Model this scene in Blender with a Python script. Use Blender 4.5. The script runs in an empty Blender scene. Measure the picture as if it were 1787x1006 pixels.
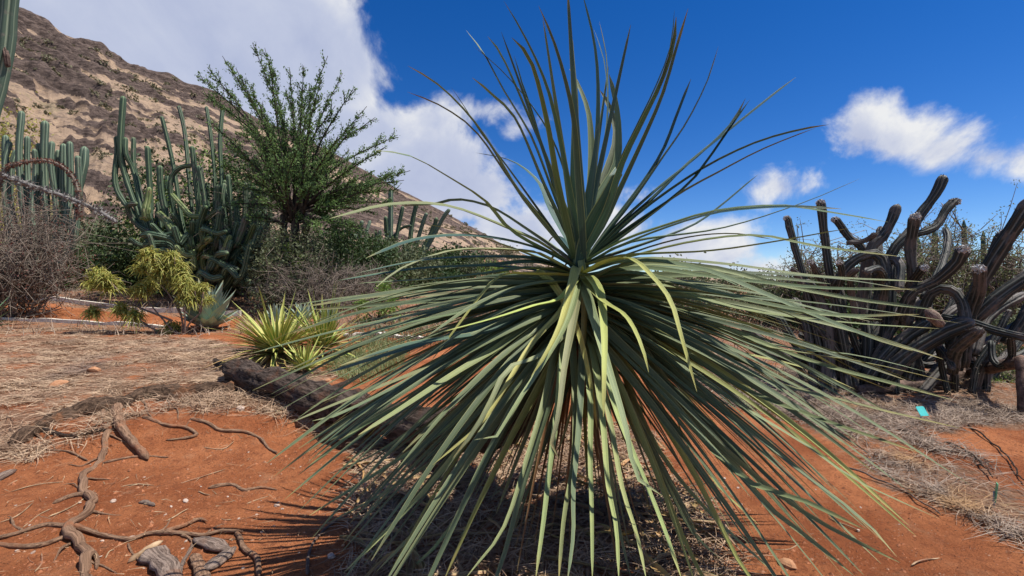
import bpy, math, random
import numpy as np

# ------------------------------------------------------------------ camera, sky, sun, exposure
F = 850.0                 # focal length in photo pixels (photo 1787 x 1006)
CU, CV, CH = 893.5, 503.0, 1.4
scn = bpy.context.scene
cam_d = bpy.data.cameras.new('camera'); cam = bpy.data.objects.new('camera', cam_d)
scn.collection.objects.link(cam); scn.camera = cam
cam.location = (0, 0, CH); cam.rotation_euler = (math.pi / 2, 0, 0)
cam_d.sensor_width = 36; cam_d.lens = 36 * F / 1787; cam_d.clip_start = 0.05; cam_d.clip_end = 9000

SUN_EL, SUN_AZ = math.radians(64), math.radians(96)     # azimuth clockwise from +y (the view direction)
sdir = np.array([math.sin(SUN_AZ) * math.cos(SUN_EL), math.cos(SUN_AZ) * math.cos(SUN_EL), math.sin(SUN_EL)])
sun_d = bpy.data.lights.new('sun', 'SUN'); sun_d.energy = 5.0; sun_d.angle = math.radians(0.53); sun_d.color = (1, .95, .87)
sun = bpy.data.objects.new('sun', sun_d); scn.collection.objects.link(sun)
sun.location = (30, -5, 40)
sun.rotation_euler = (math.pi / 2 - SUN_EL, 0, math.pi - SUN_AZ)   # light travels along -sdir

scn.view_settings.view_transform = 'Standard'; scn.view_settings.look = 'None'
scn.view_settings.exposure = 0.45; scn.view_settings.gamma = 1.0; scn.view_settings.use_curve_mapping = False
scn.render.engine = 'CYCLES'
scn.cycles.max_bounces = 6; scn.cycles.diffuse_bounces = 3; scn.cycles.glossy_bounces = 2
scn.cycles.transmission_bounces = 3; scn.cycles.transparent_max_bounces = 6

# ------------------------------------------------------------------ node helpers
class NT:
    def __init__(s, tree):
        s.t = tree; s.n = tree.nodes; s.l = tree.links
    def node(s, typ, **kw):
        nd = s.n.new(typ)
        for k, v in kw.items(): setattr(nd, k, v)
        return nd
    def setin(s, nd, key, v):
        if v is None: return
        sock = nd.inputs[key]
        if hasattr(v, 'is_output') or isinstance(v, bpy.types.NodeSocket): s.l.new(v, sock)
        else: sock.default_value = v
    def math(s, op, a, b=None, c=None, clamp=False):
        nd = s.node('ShaderNodeMath', operation=op, use_clamp=clamp)
        s.setin(nd, 0, a); s.setin(nd, 1, b); s.setin(nd, 2, c)
        return nd.outputs[0]
    def vmath(s, op, a, b=None, out=0):
        nd = s.node('ShaderNodeVectorMath', operation=op)
        s.setin(nd, 0, a); s.setin(nd, 1, b)
        return nd.outputs[out]
    def noise(s, vec, scale, detail=4, rough=.55, dist=0.0):
        nd = s.node('ShaderNodeTexNoise')
        s.setin(nd, 'Vector', vec); nd.inputs['Scale'].default_value = scale
        nd.inputs['Detail'].default_value = detail; nd.inputs['Roughness'].default_value = rough
        nd.inputs['Distortion'].default_value = dist
        return nd.outputs[0]
    def mix(s, fac, a, b, blend='MIX'):
        nd = s.node('ShaderNodeMix', data_type='RGBA', blend_type=blend)
        s.setin(nd, 0, fac); s.setin(nd, 6, a); s.setin(nd, 7, b)
        return nd.outputs[2]
    def mrange(s, v, a, b, c=0., d=1., smooth=True):
        nd = s.node('ShaderNodeMapRange', interpolation_type='SMOOTHSTEP' if smooth else 'LINEAR')
        s.setin(nd, 0, v)
        for i, x in enumerate((a, b, c, d)): nd.inputs[i + 1].default_value = x
        return nd.outputs[0]
    def ramp(s, v, stops):
        nd = s.node('ShaderNodeValToRGB'); s.setin(nd, 0, v)
        e = nd.color_ramp.elements
        while len(e) < len(stops): e.new(.5)
        for i, (p, c) in enumerate(stops): e[i].position = p; e[i].color = (*c, 1)
        return nd.outputs[0]
    def mapping(s, vec, scale=(1, 1, 1)):
        nd = s.node('ShaderNodeMapping'); s.setin(nd, 0, vec); nd.inputs['Scale'].default_value = scale
        return nd.outputs[0]

def C4(c): return (c[0], c[1], c[2], 1)

# ------------------------------------------------------------------ world: clear sky with cumulus
def pxdir(u, v):
    d = np.array([(u - CU) / F, 1.0, -(v - CV) / F]); return d / np.linalg.norm(d)
world = bpy.data.worlds.new('World'); scn.world = world; world.use_nodes = True
w = NT(world.node_tree); w.n.clear()
sky = w.node('ShaderNodeTexSky', sky_type='NISHITA'); sky.sun_disc = False
sky.sun_elevation = SUN_EL; sky.sun_rotation = SUN_AZ; sky.altitude = 2500; sky.air_density = 1.0; sky.dust_density = 0.0; sky.ozone_density = 3.0
hs = w.node('ShaderNodeHueSaturation'); hs.inputs['Saturation'].default_value = 1.36; hs.inputs['Value'].default_value = .95; hs.inputs['Hue'].default_value = .512
w.l.new(sky.outputs[0], hs.inputs['Color'])
dirv = w.node('ShaderNodeTexCoord').outputs['Generated']
# cumulus clouds: (photo pixel centre, radii in pixels); others beyond the frame carry the same sky on
CLOUDS = [(250, -40, 400, 170), (380, 90, 320, 190), (200, 120, 340, 200), (480, 60, 225, 150), (60, 120, 260, 220), (-350, 60, 420, 300), (560, 110, 140, 130), (600, 235, 130, 90),
          (660, 230, 140, 60), (760, 300, 130, 95), (800, 335, 150, 80), (690, 330, 120, 90), (840, 195, 60, 26), (760, 215, 80, 45), (890, 400, 120, 60),
          (900, 225, 38, 24), (1505, 230, 66, 56), (1560, 250, 90, 46), (1640, 266, 100, 34), (1725, 276, 90, 30), (1820, 280, 100, 40),
          (1370, 330, 48, 17), (1120, 345, 45, 26), (1080, 395, 100, 45), (1180, 425, 120, 42), (1255, 442, 62, 26), (1330, 468, 80, 24),
          (2150, 150, 260, 110), (2500, 350, 300, 120)]
dens = None
for (u, v, ru, rv) in CLOUDS:
    c = pxdir(u, v); k = 1 / math.sqrt(1 + ((u - CU) / F) ** 2 + ((v - CV) / F) ** 2)
    az = (u - CU) / F
    right = np.array([1, -az, 0]) / math.hypot(1, az); up = np.cross(right, c)
    r1 = ru / F * k / math.sqrt(1 + az * az) * (1 if abs(az) < .7 else 1.0); r2 = rv / F * k
    dv = w.vmath('SUBTRACT', dirv, tuple(c))
    a = w.math('MULTIPLY', w.vmath('DOT_PRODUCT', dv, tuple(right), out=1), 1 / r1)
    b = w.math('MULTIPLY', w.vmath('DOT_PRODUCT', dv, tuple(up), out=1), 1 / r2)
    f = w.vmath('DOT_PRODUCT', dirv, tuple(c), out=1)
    q = w.math('ADD', w.math('MULTIPLY', a, a), w.math('MULTIPLY', b, b))
    q = w.math('SUBTRACT', 1.0, w.math('SQRT', q))
    q = w.math('MULTIPLY', q, min(r1, r2) / .12 if min(r1, r2) < .12 else 1.0)
    q = w.math('MULTIPLY_ADD', w.math('LESS_THAN', f, 0.0), -9.0, q)
    dens = q if dens is None else w.math('SMOOTH_MAX', dens, q, .12)
# the same kind of cumulus behind the viewer
sp = w.node('ShaderNodeSeparateXYZ'); w.l.new(dirv, sp.inputs[0])
back = w.math('MULTIPLY_ADD', w.noise(dirv, 2.2, 2), 3.0, -1.62)
back = w.math('ADD', back, w.mrange(sp.outputs[1], -.15, .1, 0., -6.))
dens = w.math('MAXIMUM', dens, back)
n1 = w.noise(dirv, 5.5, 8, .6, .35); n2 = w.noise(w.vmath('ADD', dirv, (.03, 0, .05)), 5.5, 8, .6, .35)
n3 = w.noise(dirv, 3.0, 4, .5)
dn = w.math('MULTIPLY_ADD', w.math('SUBTRACT', n1, .5), 1.45, dens)
alpha = w.mrange(dn, -.05, .26)
shade = w.math('MULTIPLY_ADD', w.math('SUBTRACT', n1, n2), w.mrange(dens, .1, .5, 2.4, .7), .62)
thick = w.mrange(dens, .05, .62)
shade = w.math('MULTIPLY_ADD', thick, -.36, w.math('ADD', shade, .12))
ccol = w.ramp(shade, [(0.0, (.40, .47, .72)), (.45, (.60, .66, .85)), (.95, (.97, .98, 1.0))])
skyc = w.node('ShaderNodeVectorMath', operation='SCALE'); w.l.new(hs.outputs[0], skyc.inputs[0]); skyc.inputs[3].default_value = .102
cloudc = w.node('ShaderNodeVectorMath', operation='SCALE'); w.l.new(ccol, cloudc.inputs[0]); cloudc.inputs[3].default_value = .64
res = w.mix(alpha, skyc.outputs[0], cloudc.outputs[0])
bg = w.node('ShaderNodeBackground'); w.l.new(res, bg.inputs[0]); bg.inputs[1].default_value = 1.0
wo = w.node('ShaderNodeOutputWorld'); w.l.new(bg.outputs[0], wo.inputs[0])

# ------------------------------------------------------------------ numeric helpers
rng = np.random.default_rng(7); random.seed(7)
def _hash(ix, iy, iz, seed):
    n = (ix * 374761393 + iy * 668265263 + iz * 2147483647 + seed * 974711) & 0xFFFFFFFF
    n = ((n ^ (n >> 13)) * 1274126177) & 0xFFFFFFFF
    n = ((n ^ (n >> 15)) * 2246822519) & 0xFFFFFFFF
    return ((n ^ (n >> 16)) & 0xFFFFFF) / float(0xFFFFFF)
def vnoise(x, y, z=0., seed=0):
    x, y, z = np.broadcast_arrays(np.asarray(x, float), np.asarray(y, float), np.asarray(z, float))
    xi, yi, zi = np.floor(x).astype(np.int64), np.floor(y).astype(np.int64), np.floor(z).astype(np.int64)
    fx, fy, fz = x - xi, y - yi, z - zi
    fx, fy, fz = [f * f * (3 - 2 * f) for f in (fx, fy, fz)]
    r = 0
    for a in (0, 1):
        for b in (0, 1):
            for c in (0, 1):
                r = r + _hash(xi + a, yi + b, zi + c, seed) * (fx if a else 1 - fx) * (fy if b else 1 - fy) * (fz if c else 1 - fz)
    return r * 2 - 1
def fbm(x, y, z=0., oct=4, seed=0, gain=.5):
    s, a, t = 0, 1., 0
    for o in range(oct):
        s = s + a * vnoise(np.asarray(x) * 2 ** o, np.asarray(y) * 2 ** o, np.asarray(z) * 2 ** o, seed + o * 17); t += a; a *= gain
    return s / t
def sstep(a, b, x):
    t = np.clip((np.asarray(x, float) - a) / (b - a), 0, 1); return t * t * (3 - 2 * t)
def unit(v):
    v = np.asarray(v, float); return v / np.maximum(np.linalg.norm(v, axis=-1, keepdims=True), 1e-9)
def P(u, v, d):
    return np.array([(u - CU) / F * d, d, CH - (v - CV) / F * d])

LY = np.array([-5, 2.5, 3.5, 4.15, 4.5, 5.2, 6.5, 10.5, 13, 16, 22, 40, 80, 200, 6000]); LZ = np.array([0, 0, .03, .08, .22, .27, .35, .5, .76, 1.08, 1.6, 3.2, 6, 8, 8])
RY = np.array([-5, 2.5, 5, 7, 12, 25, 60, 6000]); RZ = np.array([0, 0, .06, .13, .3, .6, .95, .95])
def ground0(x, y):
    wgt = sstep(-1.6, 2.6, np.asarray(x) - np.clip((np.asarray(y) - 16) * .12, 0, 400) * 0)
    far = sstep(150, 500, y)
    l = np.interp(y + .25 * np.sin(np.asarray(x) * 1.3), LY, LZ) * (1 - far) + far * .95
    z = l * (1 - wgt) + np.interp(y, RY, RZ) * wgt
    return z + .035 * vnoise(np.asarray(x) * .55, np.asarray(y) * .55, 0, 3) * sstep(1, 4, y) + .014 * vnoise(np.asarray(x) * 2.1, np.asarray(y) * 2.1, 0, 5)
def ground(x, y):
    near = 1 - sstep(8, 18, y)
    return ground0(x, y) + near * (.006 * fbm(np.asarray(x) * 9, np.asarray(y) * 9, 0, 3, 11) + .0045 * np.maximum(vnoise(np.asarray(x) * 34, np.asarray(y) * 34, 0, 13), 0))
def G(u, v, lift=0.0):
    """the point of the ground seen at a photo pixel"""
    ds = np.geomspace(1.2, 120, 2400)
    x = (u - CU) / F * ds; z = CH - (v - CV) / F * ds
    k = np.argmax(z < ground0(x, ds))
    d = ds[k] if k else 120.
    return np.array([(u - CU) / F * d, d, float(ground0((u - CU) / F * d, d)) + lift])
def poly_mask(x, y, poly):
    inside = np.zeros(np.shape(x), bool); n = len(poly)
    for i in range(n):
        (x0, y0), (x1, y1) = poly[i], poly[(i + 1) % n]
        c = ((y0 > y) != (y1 > y)) & (x < (x1 - x0) * (y - y0) / (y1 - y0 + 1e-12) + x0)
        inside ^= c
    return inside
def gpoly(pts): return [tuple(G(u, v)[:2]) for u, v in pts]

# ------------------------------------------------------------------ object helpers
COL = scn.collection
def mesh_obj(name, verts, faces, mat, parent=None, uv=None, smooth=True, attrs=None):
    me = bpy.data.meshes.new(name)
    verts = np.asarray(verts, np.float32)
    if isinstance(faces, np.ndarray):
        nf, k = faces.shape
        me.vertices.add(len(verts)); me.vertices.foreach_set('co', verts.ravel())
        me.loops.add(nf * k); me.loops.foreach_set('vertex_index', faces.astype(np.int32).ravel())
        me.polygons.add(nf); me.polygons.foreach_set('loop_start', np.arange(0, nf * k, k, dtype=np.int32))
        me.update(calc_edges=True)
    else:
        me.from_pydata(verts.tolist(), [], faces); me.update()
    if uv is not None:
        lay = me.uv_layers.new(name='UVMap'); idx = np.empty(len(me.loops), np.int32); me.loops.foreach_get('vertex_index', idx)
        lay.data.foreach_set('uv', np.asarray(uv, np.float32)[idx].ravel())
    for k, v in (attrs or {}).items():
        a = me.attributes.new(k, 'FLOAT', 'POINT'); a.data.foreach_set('value', np.asarray(v, np.float32))
    me.polygons.foreach_set('use_smooth', np.full(len(me.polygons), smooth))
    if mat: me.materials.append(mat)
    o = bpy.data.objects.new(name, me); COL.objects.link(o)
    if parent is not None: o.parent = parent
    return o
def tag(o, label, cat, group=None):
    o['label'] = label; o['category'] = cat
    if group: o['group'] = group
    return o
def thing(name, label, cat, loc=(0, 0, 0), group=None):
    o = bpy.data.objects.new(name, None); o.empty_display_size = .1; COL.objects.link(o); o.location = tuple(float(q) for q in loc)
    return tag(o, label, cat, group)
def local(pts, root): return np.asarray(pts, float) - np.array(root.location)
def catmull(pts, n):
    p = np.asarray(pts, float)
    if len(p) == 2: t = np.linspace(0, 1, n)[:, None]; return p[0] * (1 - t) + p[1] * t
    q = np.vstack([2 * p[0] - p[1], p, 2 * p[-1] - p[-2]])
    seg = np.linalg.norm(np.diff(p[:, :3], axis=0), axis=1); cum = np.r_[0, np.cumsum(seg)]; s = np.linspace(0, cum[-1], n)
    out = []
    for x in s:
        i = min(np.searchsorted(cum, x, 'right') - 1, len(seg) - 1); i = max(i, 0); t = (x - cum[i]) / max(seg[i], 1e-9)
        a, b, c, d = q[i], q[i + 1], q[i + 2], q[i + 3]
        out.append(.5 * (2 * b + (c - a) * t + (2 * a - 5 * b + 4 * c - d) * t * t + (3 * b - a - 3 * c + d) * t ** 3))
    return np.array(out)
def frames(p):
    T = unit(np.gradient(p, axis=0)); U = np.zeros_like(T)
    ref = np.array([0, 0, 1.]) if abs(T[0][2]) < .9 else np.array([1., 0, 0])
    u = unit(np.cross(np.cross(T[0], ref), T[0]))
    for i in range(len(p)):
        u = unit(u - T[i] * np.dot(u, T[i])); U[i] = u
    return T, U, np.cross(T, U)
class MB:
    """gathers quads/tris of one mesh"""
    def __init__(s): s.v = []; s.f = []; s.uv = []; s.n = 0
    def add(s, v, f, uv=None):
        s.v.append(np.asarray(v, float)); s.f.extend([tuple(int(k) + s.n for k in q) for q in f])
        s.uv.append(np.zeros((len(v), 2)) if uv is None else np.asarray(uv, float)); s.n += len(v)
    def obj(s, name, mat, parent=None, smooth=True):
        V = np.vstack(s.v)
        if parent is not None: V = local(V, parent)
        return mesh_obj(name, V, s.f, mat, parent, np.vstack(s.uv), smooth)
def tube(mb, p, r, ns=6, prof=None, rough=0., rs=8., seed=0, cap=True, twist=0.):
    """a tube along p with radii r; prof multiplies the radius round the section (ribs)"""
    p = np.asarray(p, float); r = np.broadcast_to(np.asarray(r, float), (len(p),))
    T, U, W = frames(p); a = np.linspace(0, 2 * np.pi, ns, endpoint=False)
    pr = np.ones(ns) if prof is None else prof
    n = len(p)
    A = a[None, :] + twist * np.linspace(0, 1, n)[:, None]
    V = p[:, None, :] + (r[:, None] * pr[None, :])[..., None] * (np.cos(A)[..., None] * U[:, None, :] + np.sin(A)[..., None] * W[:, None, :])
    if rough:
        nn = fbm(V[..., 0] * rs, V[..., 1] * rs, V[..., 2] * rs, 3, seed)
        V = V + (V - p[:, None, :]) * (nn * rough)[..., None]
    idx = np.arange(n * ns).reshape(n, ns); f = []
    for i in range(n - 1):
        for j in range(ns): f.append((idx[i, j], idx[i, (j + 1) % ns], idx[i + 1, (j + 1) % ns], idx[i + 1, j]))
    V = V.reshape(-1, 3); uv = np.stack([np.tile(np.arange(ns) / ns, n), np.repeat(np.linspace(0, 1, n), ns)], 1)
    if cap:
        V = np.vstack([V, p[0], p[-1] + T[-1] * r[-1] * .6]); uv = np.vstack([uv, [[.5, 0], [.5, 1]]]); c0, c1 = n * ns, n * ns + 1
        for j in range(ns):
            f.append((idx[0, (j + 1) % ns], idx[0, j], c0)); f.append((idx[-1, j], idx[-1, (j + 1) % ns], c1))
    mb.add(V, f, uv)
def tube_obj(name, p, r, mat, parent=None, **kw):
    mb = MB(); tube(mb, p, r, **kw); return mb.obj(name, mat, parent)
def diamonds(cen, size, aspect=.45, up=.3, dirs=None):
    """small leaf faces: one folded diamond per centre"""
    n = len(cen); d = unit(rng.normal(size=(n, 3)) + np.array([0, 0, up])) if dirs is None else unit(dirs + rng.normal(size=(n, 3)) * .5)
    s = unit(np.cross(d, unit(rng.normal(size=(n, 3))))); L = (size * rng.uniform(.6, 1.35, n))[:, None]
    nn = np.cross(d, s)
    a = cen - d * L * .5; b = cen + s * L * aspect * .5 + nn * L * .06; c = cen + d * L * .5; e = cen - s * L * aspect * .5 + nn * L * .06
    V = np.stack([a, b, c, e], 1).reshape(-1, 3); q = np.arange(n * 4).reshape(n, 4)
    return V, q
def blades(base, az, el, length, width, bend, seg=3, curl=None):
    """grass / straw ribbons: base (n,3)"""
    n = len(base); d = np.stack([np.cos(az) * np.cos(el), np.sin(az) * np.cos(el), np.sin(el)], 1)
    side = np.stack([-np.sin(az), np.cos(az), np.zeros(n)], 1)
    tilt = rng.uniform(-.9, .9, n)[:, None]
    vs = []
    for k in range(seg + 1):
        t = k / seg; c = base + d * (length * t)[:, None]; c[:, 2] -= bend * length * t * t
        if curl is not None: c = c + side * (curl * length * t * t)[:, None]
        wv = (width * (1 - .85 * t))[:, None] * .5
        s2 = side * np.cos(tilt) + np.array([0, 0, 1.]) * np.sin(tilt)
        vs += [c - s2 * wv, c + s2 * wv]
    V = np.stack(vs, 1).reshape(-1, 3); b = np.arange(n)[:, None] * (2 * (seg + 1))
    q = np.concatenate([b + np.array([[2 * k, 2 * k + 1, 2 * k + 3, 2 * k + 2]]) for k in range(seg)], 0)
    return V, q

# ------------------------------------------------------------------ materials
def mat_new(name):
    m = bpy.data.materials.new(name); m.use_nodes = True; t = NT(m.node_tree); t.n.clear()
    out = t.node('ShaderNodeOutputMaterial'); b = t.node('ShaderNodeBsdfPrincipled'); t.l.new(b.outputs[0], out.inputs[0])
    b.inputs['Specular IOR Level'].default_value = .3
    return m, t, b, out
def add_bump(t, b, h, strength=.5, dist=.01):
    bn = t.node('ShaderNodeBump'); bn.inputs['Strength'].default_value = strength; bn.inputs['Distance'].default_value = dist
    t.l.new(h, bn.inputs['Height']); t.l.new(bn.outputs[0], b.inputs['Normal'])
def objco(t): return t.node('ShaderNodeTexCoord').outputs['Object']
def geopos(t): return t.node('ShaderNodeNewGeometry').outputs['Position']

def mottled(name, c1, c2, scale=20, rough=.8, bump=.5, bd=.01, stretch=(1, 1, 1), c3=None, spec=.25):
    m, t, b, _ = mat_new(name); v = t.mapping(geopos(t), stretch)
    n = t.noise(v, scale, 6, .65); col = t.mix(t.mrange(n, .3, .7), C4(c1), C4(c2))
    if c3: col = t.mix(t.mrange(t.noise(v, scale * .3, 4), .55, .72), col, C4(c3))
    t.l.new(col, b.inputs['Base Color']); b.inputs['Roughness'].default_value = rough; b.inputs['Specular IOR Level'].default_value = spec
    add_bump(t, b, t.noise(v, scale * 1.7, 6, .7), bump, bd)
    return m
def leafy(name, c1, c2, trans=.25, rough=.55, scale=1.6, c3=None):
    m, t, b, out = mat_new(name); v = geopos(t)
    n = t.noise(v, scale, 3); n2 = t.noise(v, 40, 1)
    col = t.mix(t.mrange(n, .35, .65), C4(c1), C4(c2))
    if c3: col = t.mix(t.mrange(n2, .58, .7), col, C4(c3))
    t.l.new(col, b.inputs['Base Color']); b.inputs['Roughness'].default_value = rough
    tr = t.node('ShaderNodeBsdfTranslucent'); t.l.new(t.mix(.5, col, C4((.3, .42, .06)), 'MULTIPLY') if False else col, tr.inputs[0])
    mx = t.node('ShaderNodeMixShader'); mx.inputs[0].default_value = trans
    t.l.new(b.outputs[0], mx.inputs[1]); t.l.new(tr.outputs[0], mx.inputs[2]); t.l.new(mx.outputs[0], out.inputs[0])
    return m
def strap_mat(name, striped=False):
    """strap leaves: colour from the object, fine length-wise veins, pale margins, tips drying out"""
    m, t, b, out = mat_new(name)
    uvn = t.node('ShaderNodeUVMap'); uvn.uv_map = 'UVMap'; s = t.node('ShaderNodeSeparateXYZ'); t.l.new(uvn.outputs[0], s.inputs[0])
    oi = t.node('ShaderNodeObjectInfo'); base = oi.outputs['Color']; rnd = oi.outputs['Random']
    cu = t.node('ShaderNodeCombineXYZ'); t.l.new(s.outputs[0], cu.inputs[0]); t.l.new(t.math('MULTIPLY', s.outputs[1], .06), cu.inputs[1]); t.l.new(t.math('MULTIPLY', rnd, 37.), cu.inputs[2])
    vein = t.noise(cu.outputs[0], 26, 3, .6)
    blot = t.noise(geopos(t), 9, 4, .6)
    col = t.mix(t.mrange(vein, .3, .7), t.mix(1., base, C4((.62, .68, .66)), 'MULTIPLY'), t.mix(1., base, C4((1.32, 1.28, 1.2)), 'MULTIPLY'))
    col = t.mix(t.mrange(blot, .5, .75, 0, .3), col, t.mix(1., base, C4((1.5, 1.4, 1.0)), 'MULTIPLY'))
    edge = t.math('ABSOLUTE', t.math('MULTIPLY_ADD', s.outputs[0], 2., -1.))
    if striped:
        col = t.mix(t.mrange(edge, .3, .5), col, C4((.5, .46, .14)))
    else:
        col = t.mix(t.mrange(edge, .82, .97, 0, .55), col, C4((.42, .44, .2)))
    tipn = t.math('ADD', s.outputs[1], t.math('MULTIPLY_ADD', rnd, .13, t.math('MULTIPLY', t.math('SUBTRACT', blot, .5), .25)))
    col = t.mix(t.mrange(tipn, .96, 1.12, 0, .7), col, C4((.34, .27, .10)))
    col = t.mix(t.mrange(tipn, 1.12, 1.19), col, C4((.2, .1, .045)))
    t.l.new(col, b.inputs['Base Color']); b.inputs['Roughness'].default_value = .55; b.inputs['Specular IOR Level'].default_value = .22
    add_bump(t, b, vein, .5, .003)
    tr = t.node('ShaderNodeBsdfTranslucent'); t.l.new(t.mix(1., col, C4((.9, 1., .6)), 'MULTIPLY'), tr.inputs[0])
    mx = t.node('ShaderNodeMixShader'); mx.inputs[0].default_value = .07
    t.l.new(b.outputs[0], mx.inputs[1]); t.l.new(tr.outputs[0], mx.inputs[2]); t.l.new(mx.outputs[0], out.inputs[0])
    return m
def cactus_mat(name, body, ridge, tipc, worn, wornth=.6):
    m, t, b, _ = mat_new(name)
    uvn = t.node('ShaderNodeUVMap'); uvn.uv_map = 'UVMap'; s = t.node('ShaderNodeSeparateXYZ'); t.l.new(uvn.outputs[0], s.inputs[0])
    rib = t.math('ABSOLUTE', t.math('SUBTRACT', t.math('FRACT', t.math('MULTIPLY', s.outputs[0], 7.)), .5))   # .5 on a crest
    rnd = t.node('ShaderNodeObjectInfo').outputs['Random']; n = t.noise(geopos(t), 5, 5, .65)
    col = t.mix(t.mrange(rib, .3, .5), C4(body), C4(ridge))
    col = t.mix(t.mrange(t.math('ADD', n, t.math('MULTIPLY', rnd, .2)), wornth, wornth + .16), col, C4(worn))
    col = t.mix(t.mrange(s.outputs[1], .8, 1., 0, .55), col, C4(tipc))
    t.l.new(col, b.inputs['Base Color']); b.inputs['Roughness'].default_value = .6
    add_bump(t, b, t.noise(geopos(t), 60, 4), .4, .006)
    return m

def grain_mat(name, c1, c2, c3, nu=9., nv=3., bump=1., bd=.012):
    m, t, b, _ = mat_new(name)
    uvn = t.node('ShaderNodeUVMap'); uvn.uv_map = 'UVMap'; sp = t.node('ShaderNodeSeparateXYZ'); t.l.new(uvn.outputs[0], sp.inputs[0])
    an = t.math('MULTIPLY', sp.outputs[0], 2 * math.pi)
    cb = t.node('ShaderNodeCombineXYZ'); t.l.new(t.math('MULTIPLY', t.math('COSINE', an), nu / 6.28), cb.inputs[0]); t.l.new(t.math('MULTIPLY', t.math('SINE', an), nu / 6.28), cb.inputs[1]); t.l.new(t.math('MULTIPLY', sp.outputs[1], nv), cb.inputs[2])
    g = t.noise(cb.outputs[0], 2.2, 7, .7, .4); n = t.noise(geopos(t), 30, 5, .65); big = t.noise(geopos(t), 5, 4, .6)
    col = t.mix(t.mrange(g, .36, .62), C4(c1), C4(c2)); col = t.mix(t.mrange(big, .52, .7, 0, .8), col, C4(c3)); col = t.mix(t.mrange(n, .55, .75, 0, .6), col, C4(c1))
    t.l.new(col, b.inputs['Base Color']); b.inputs['Roughness'].default_value = .92; b.inputs['Specular IOR Level'].default_value = .15
    add_bump(t, b, t.math('ADD', g, t.math('MULTIPLY', n, .5)), bump, bd)
    return m

M = {}
M['strap'] = strap_mat('strap_leaf'); M['stripe'] = strap_mat('striped_leaf', True)
M['bark'] = grain_mat('log_bark', (.018, .012, .009), (.11, .082, .066), (.12, .055, .032), 18, 22, 1., .03)
M['rootbark'] = grain_mat('root_bark', (.08, .042, .025), (.31, .19, .12), (.28, .12, .06), 7, 9, 1., .006)
M['oldwood'] = grain_mat('grey_wood', (.075, .05, .038), (.30, .225, .18), (.2, .1, .06), 12, 2.5, 1., .01)
M['rotwood'] = grain_mat('rotten_wood', (.03, .018, .012), (.15, .095, .062), (.25, .11, .052), 10, 20, 1., .03)
M['treebark'] = mottled('tree_bark', (.022, .017, .014), (.075, .06, .05), 14, .95, .8, .02)
M['twig'] = mottled('grey_twig', (.115, .09, .072), (.26, .21, .17), 12, .9, .3, .01)
M['straw'] = mottled('straw', (.25, .155, .10), (.52, .375, .25), 3.5, .85, .1, .001, c3=(.2, .14, .11))
M['straw_grey'] = mottled('grey_straw', (.15, .11, .085), (.42, .325, .25), 6, .9, .1, .001, c3=(.42, .25, .12))
M['litter'] = mottled('dry_strap', (.17, .10, .055), (.46, .33, .2), 9, .8, .2, .002, c3=(.26, .12, .07))
M['stone'] = mottled('stone', (.28, .19, .14), (.50, .40, .33), 18, .9, .5, .01)
M['redstone'] = mottled('red_stone', (.30, .13, .06), (.45, .24, .13), 18, .9, .5, .01)
M['leaf_tree'] = leafy('tree_leaf', (.095, .17, .055), (.17, .27, .085), .42)
M['leaf_dark'] = leafy('dark_leaf', (.028, .055, .016), (.065, .105, .03), .22)
M['leaf_olive'] = leafy('olive_leaf', (.07, .085, .04), (.14, .16, .075), .25)
M['leaf_yellow'] = leafy('yellow_green_leaf', (.26, .30, .065), (.43, .40, .10), .3, scale=9, c3=(.34, .17, .05))
M['leaf_bright'] = leafy('bright_leaf', (.10, .19, .03), (.20, .27, .06), .3)
M['leaf_weed'] = leafy('weed_leaf', (.13, .17, .06), (.24, .27, .11), .3, c3=(.36, .3, .16))
M['leaf_red'] = leafy('red_leaf', (.14, .045, .035), (.22, .10, .07), .2)
M['leaf_scrub'] = leafy('scrub_leaf', (.10, .10, .055), (.19, .165, .09), .2)
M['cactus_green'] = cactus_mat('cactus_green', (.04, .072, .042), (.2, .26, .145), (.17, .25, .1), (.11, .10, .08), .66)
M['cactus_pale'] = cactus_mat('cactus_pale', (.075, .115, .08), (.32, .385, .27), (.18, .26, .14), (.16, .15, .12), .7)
M['cactus_yellow'] = cactus_mat('cactus_yellowish', (.11, .15, .05), (.36, .40, .2), (.32, .36, .14), (.24, .2, .11), .66)  # paler, yellower green for some stems of the clump
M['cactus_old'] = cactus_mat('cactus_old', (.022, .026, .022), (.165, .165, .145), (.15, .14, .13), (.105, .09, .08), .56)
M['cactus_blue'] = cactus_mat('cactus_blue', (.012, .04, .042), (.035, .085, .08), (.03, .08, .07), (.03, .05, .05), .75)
M['wool'] = mottled('white_wool', (.42, .40, .38), (.72, .70, .68), 50, 1., .8, .02)
M['deadcactus'] = mottled('dead_cactus', (.055, .036, .03), (.19, .13, .105), 16, .95, .9, .02, c3=(.26, .16, .12))
M['ocotillo'] = mottled('spiny_grey', (.11, .10, .095), (.30, .28, .26), 40, .9, .8, .02)
M['whitewood'] = mottled('edging', (.50, .45, .38), (.74, .68, .58), 6, .8, .3, .01)
M['tag_teal'] = mottled('teal_plastic', (.05, .42, .40), (.07, .50, .47), 5, .4, .02, .001, spec=.5)
M['tag_green'] = mottled('green_plastic', (.09, .38, .18), (.13, .46, .23), 5, .4, .02, .001, spec=.5)
M['metal'] = mottled('grey_stake', (.3, .3, .3), (.45, .45, .45), 20, .5, .1, .001)

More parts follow.
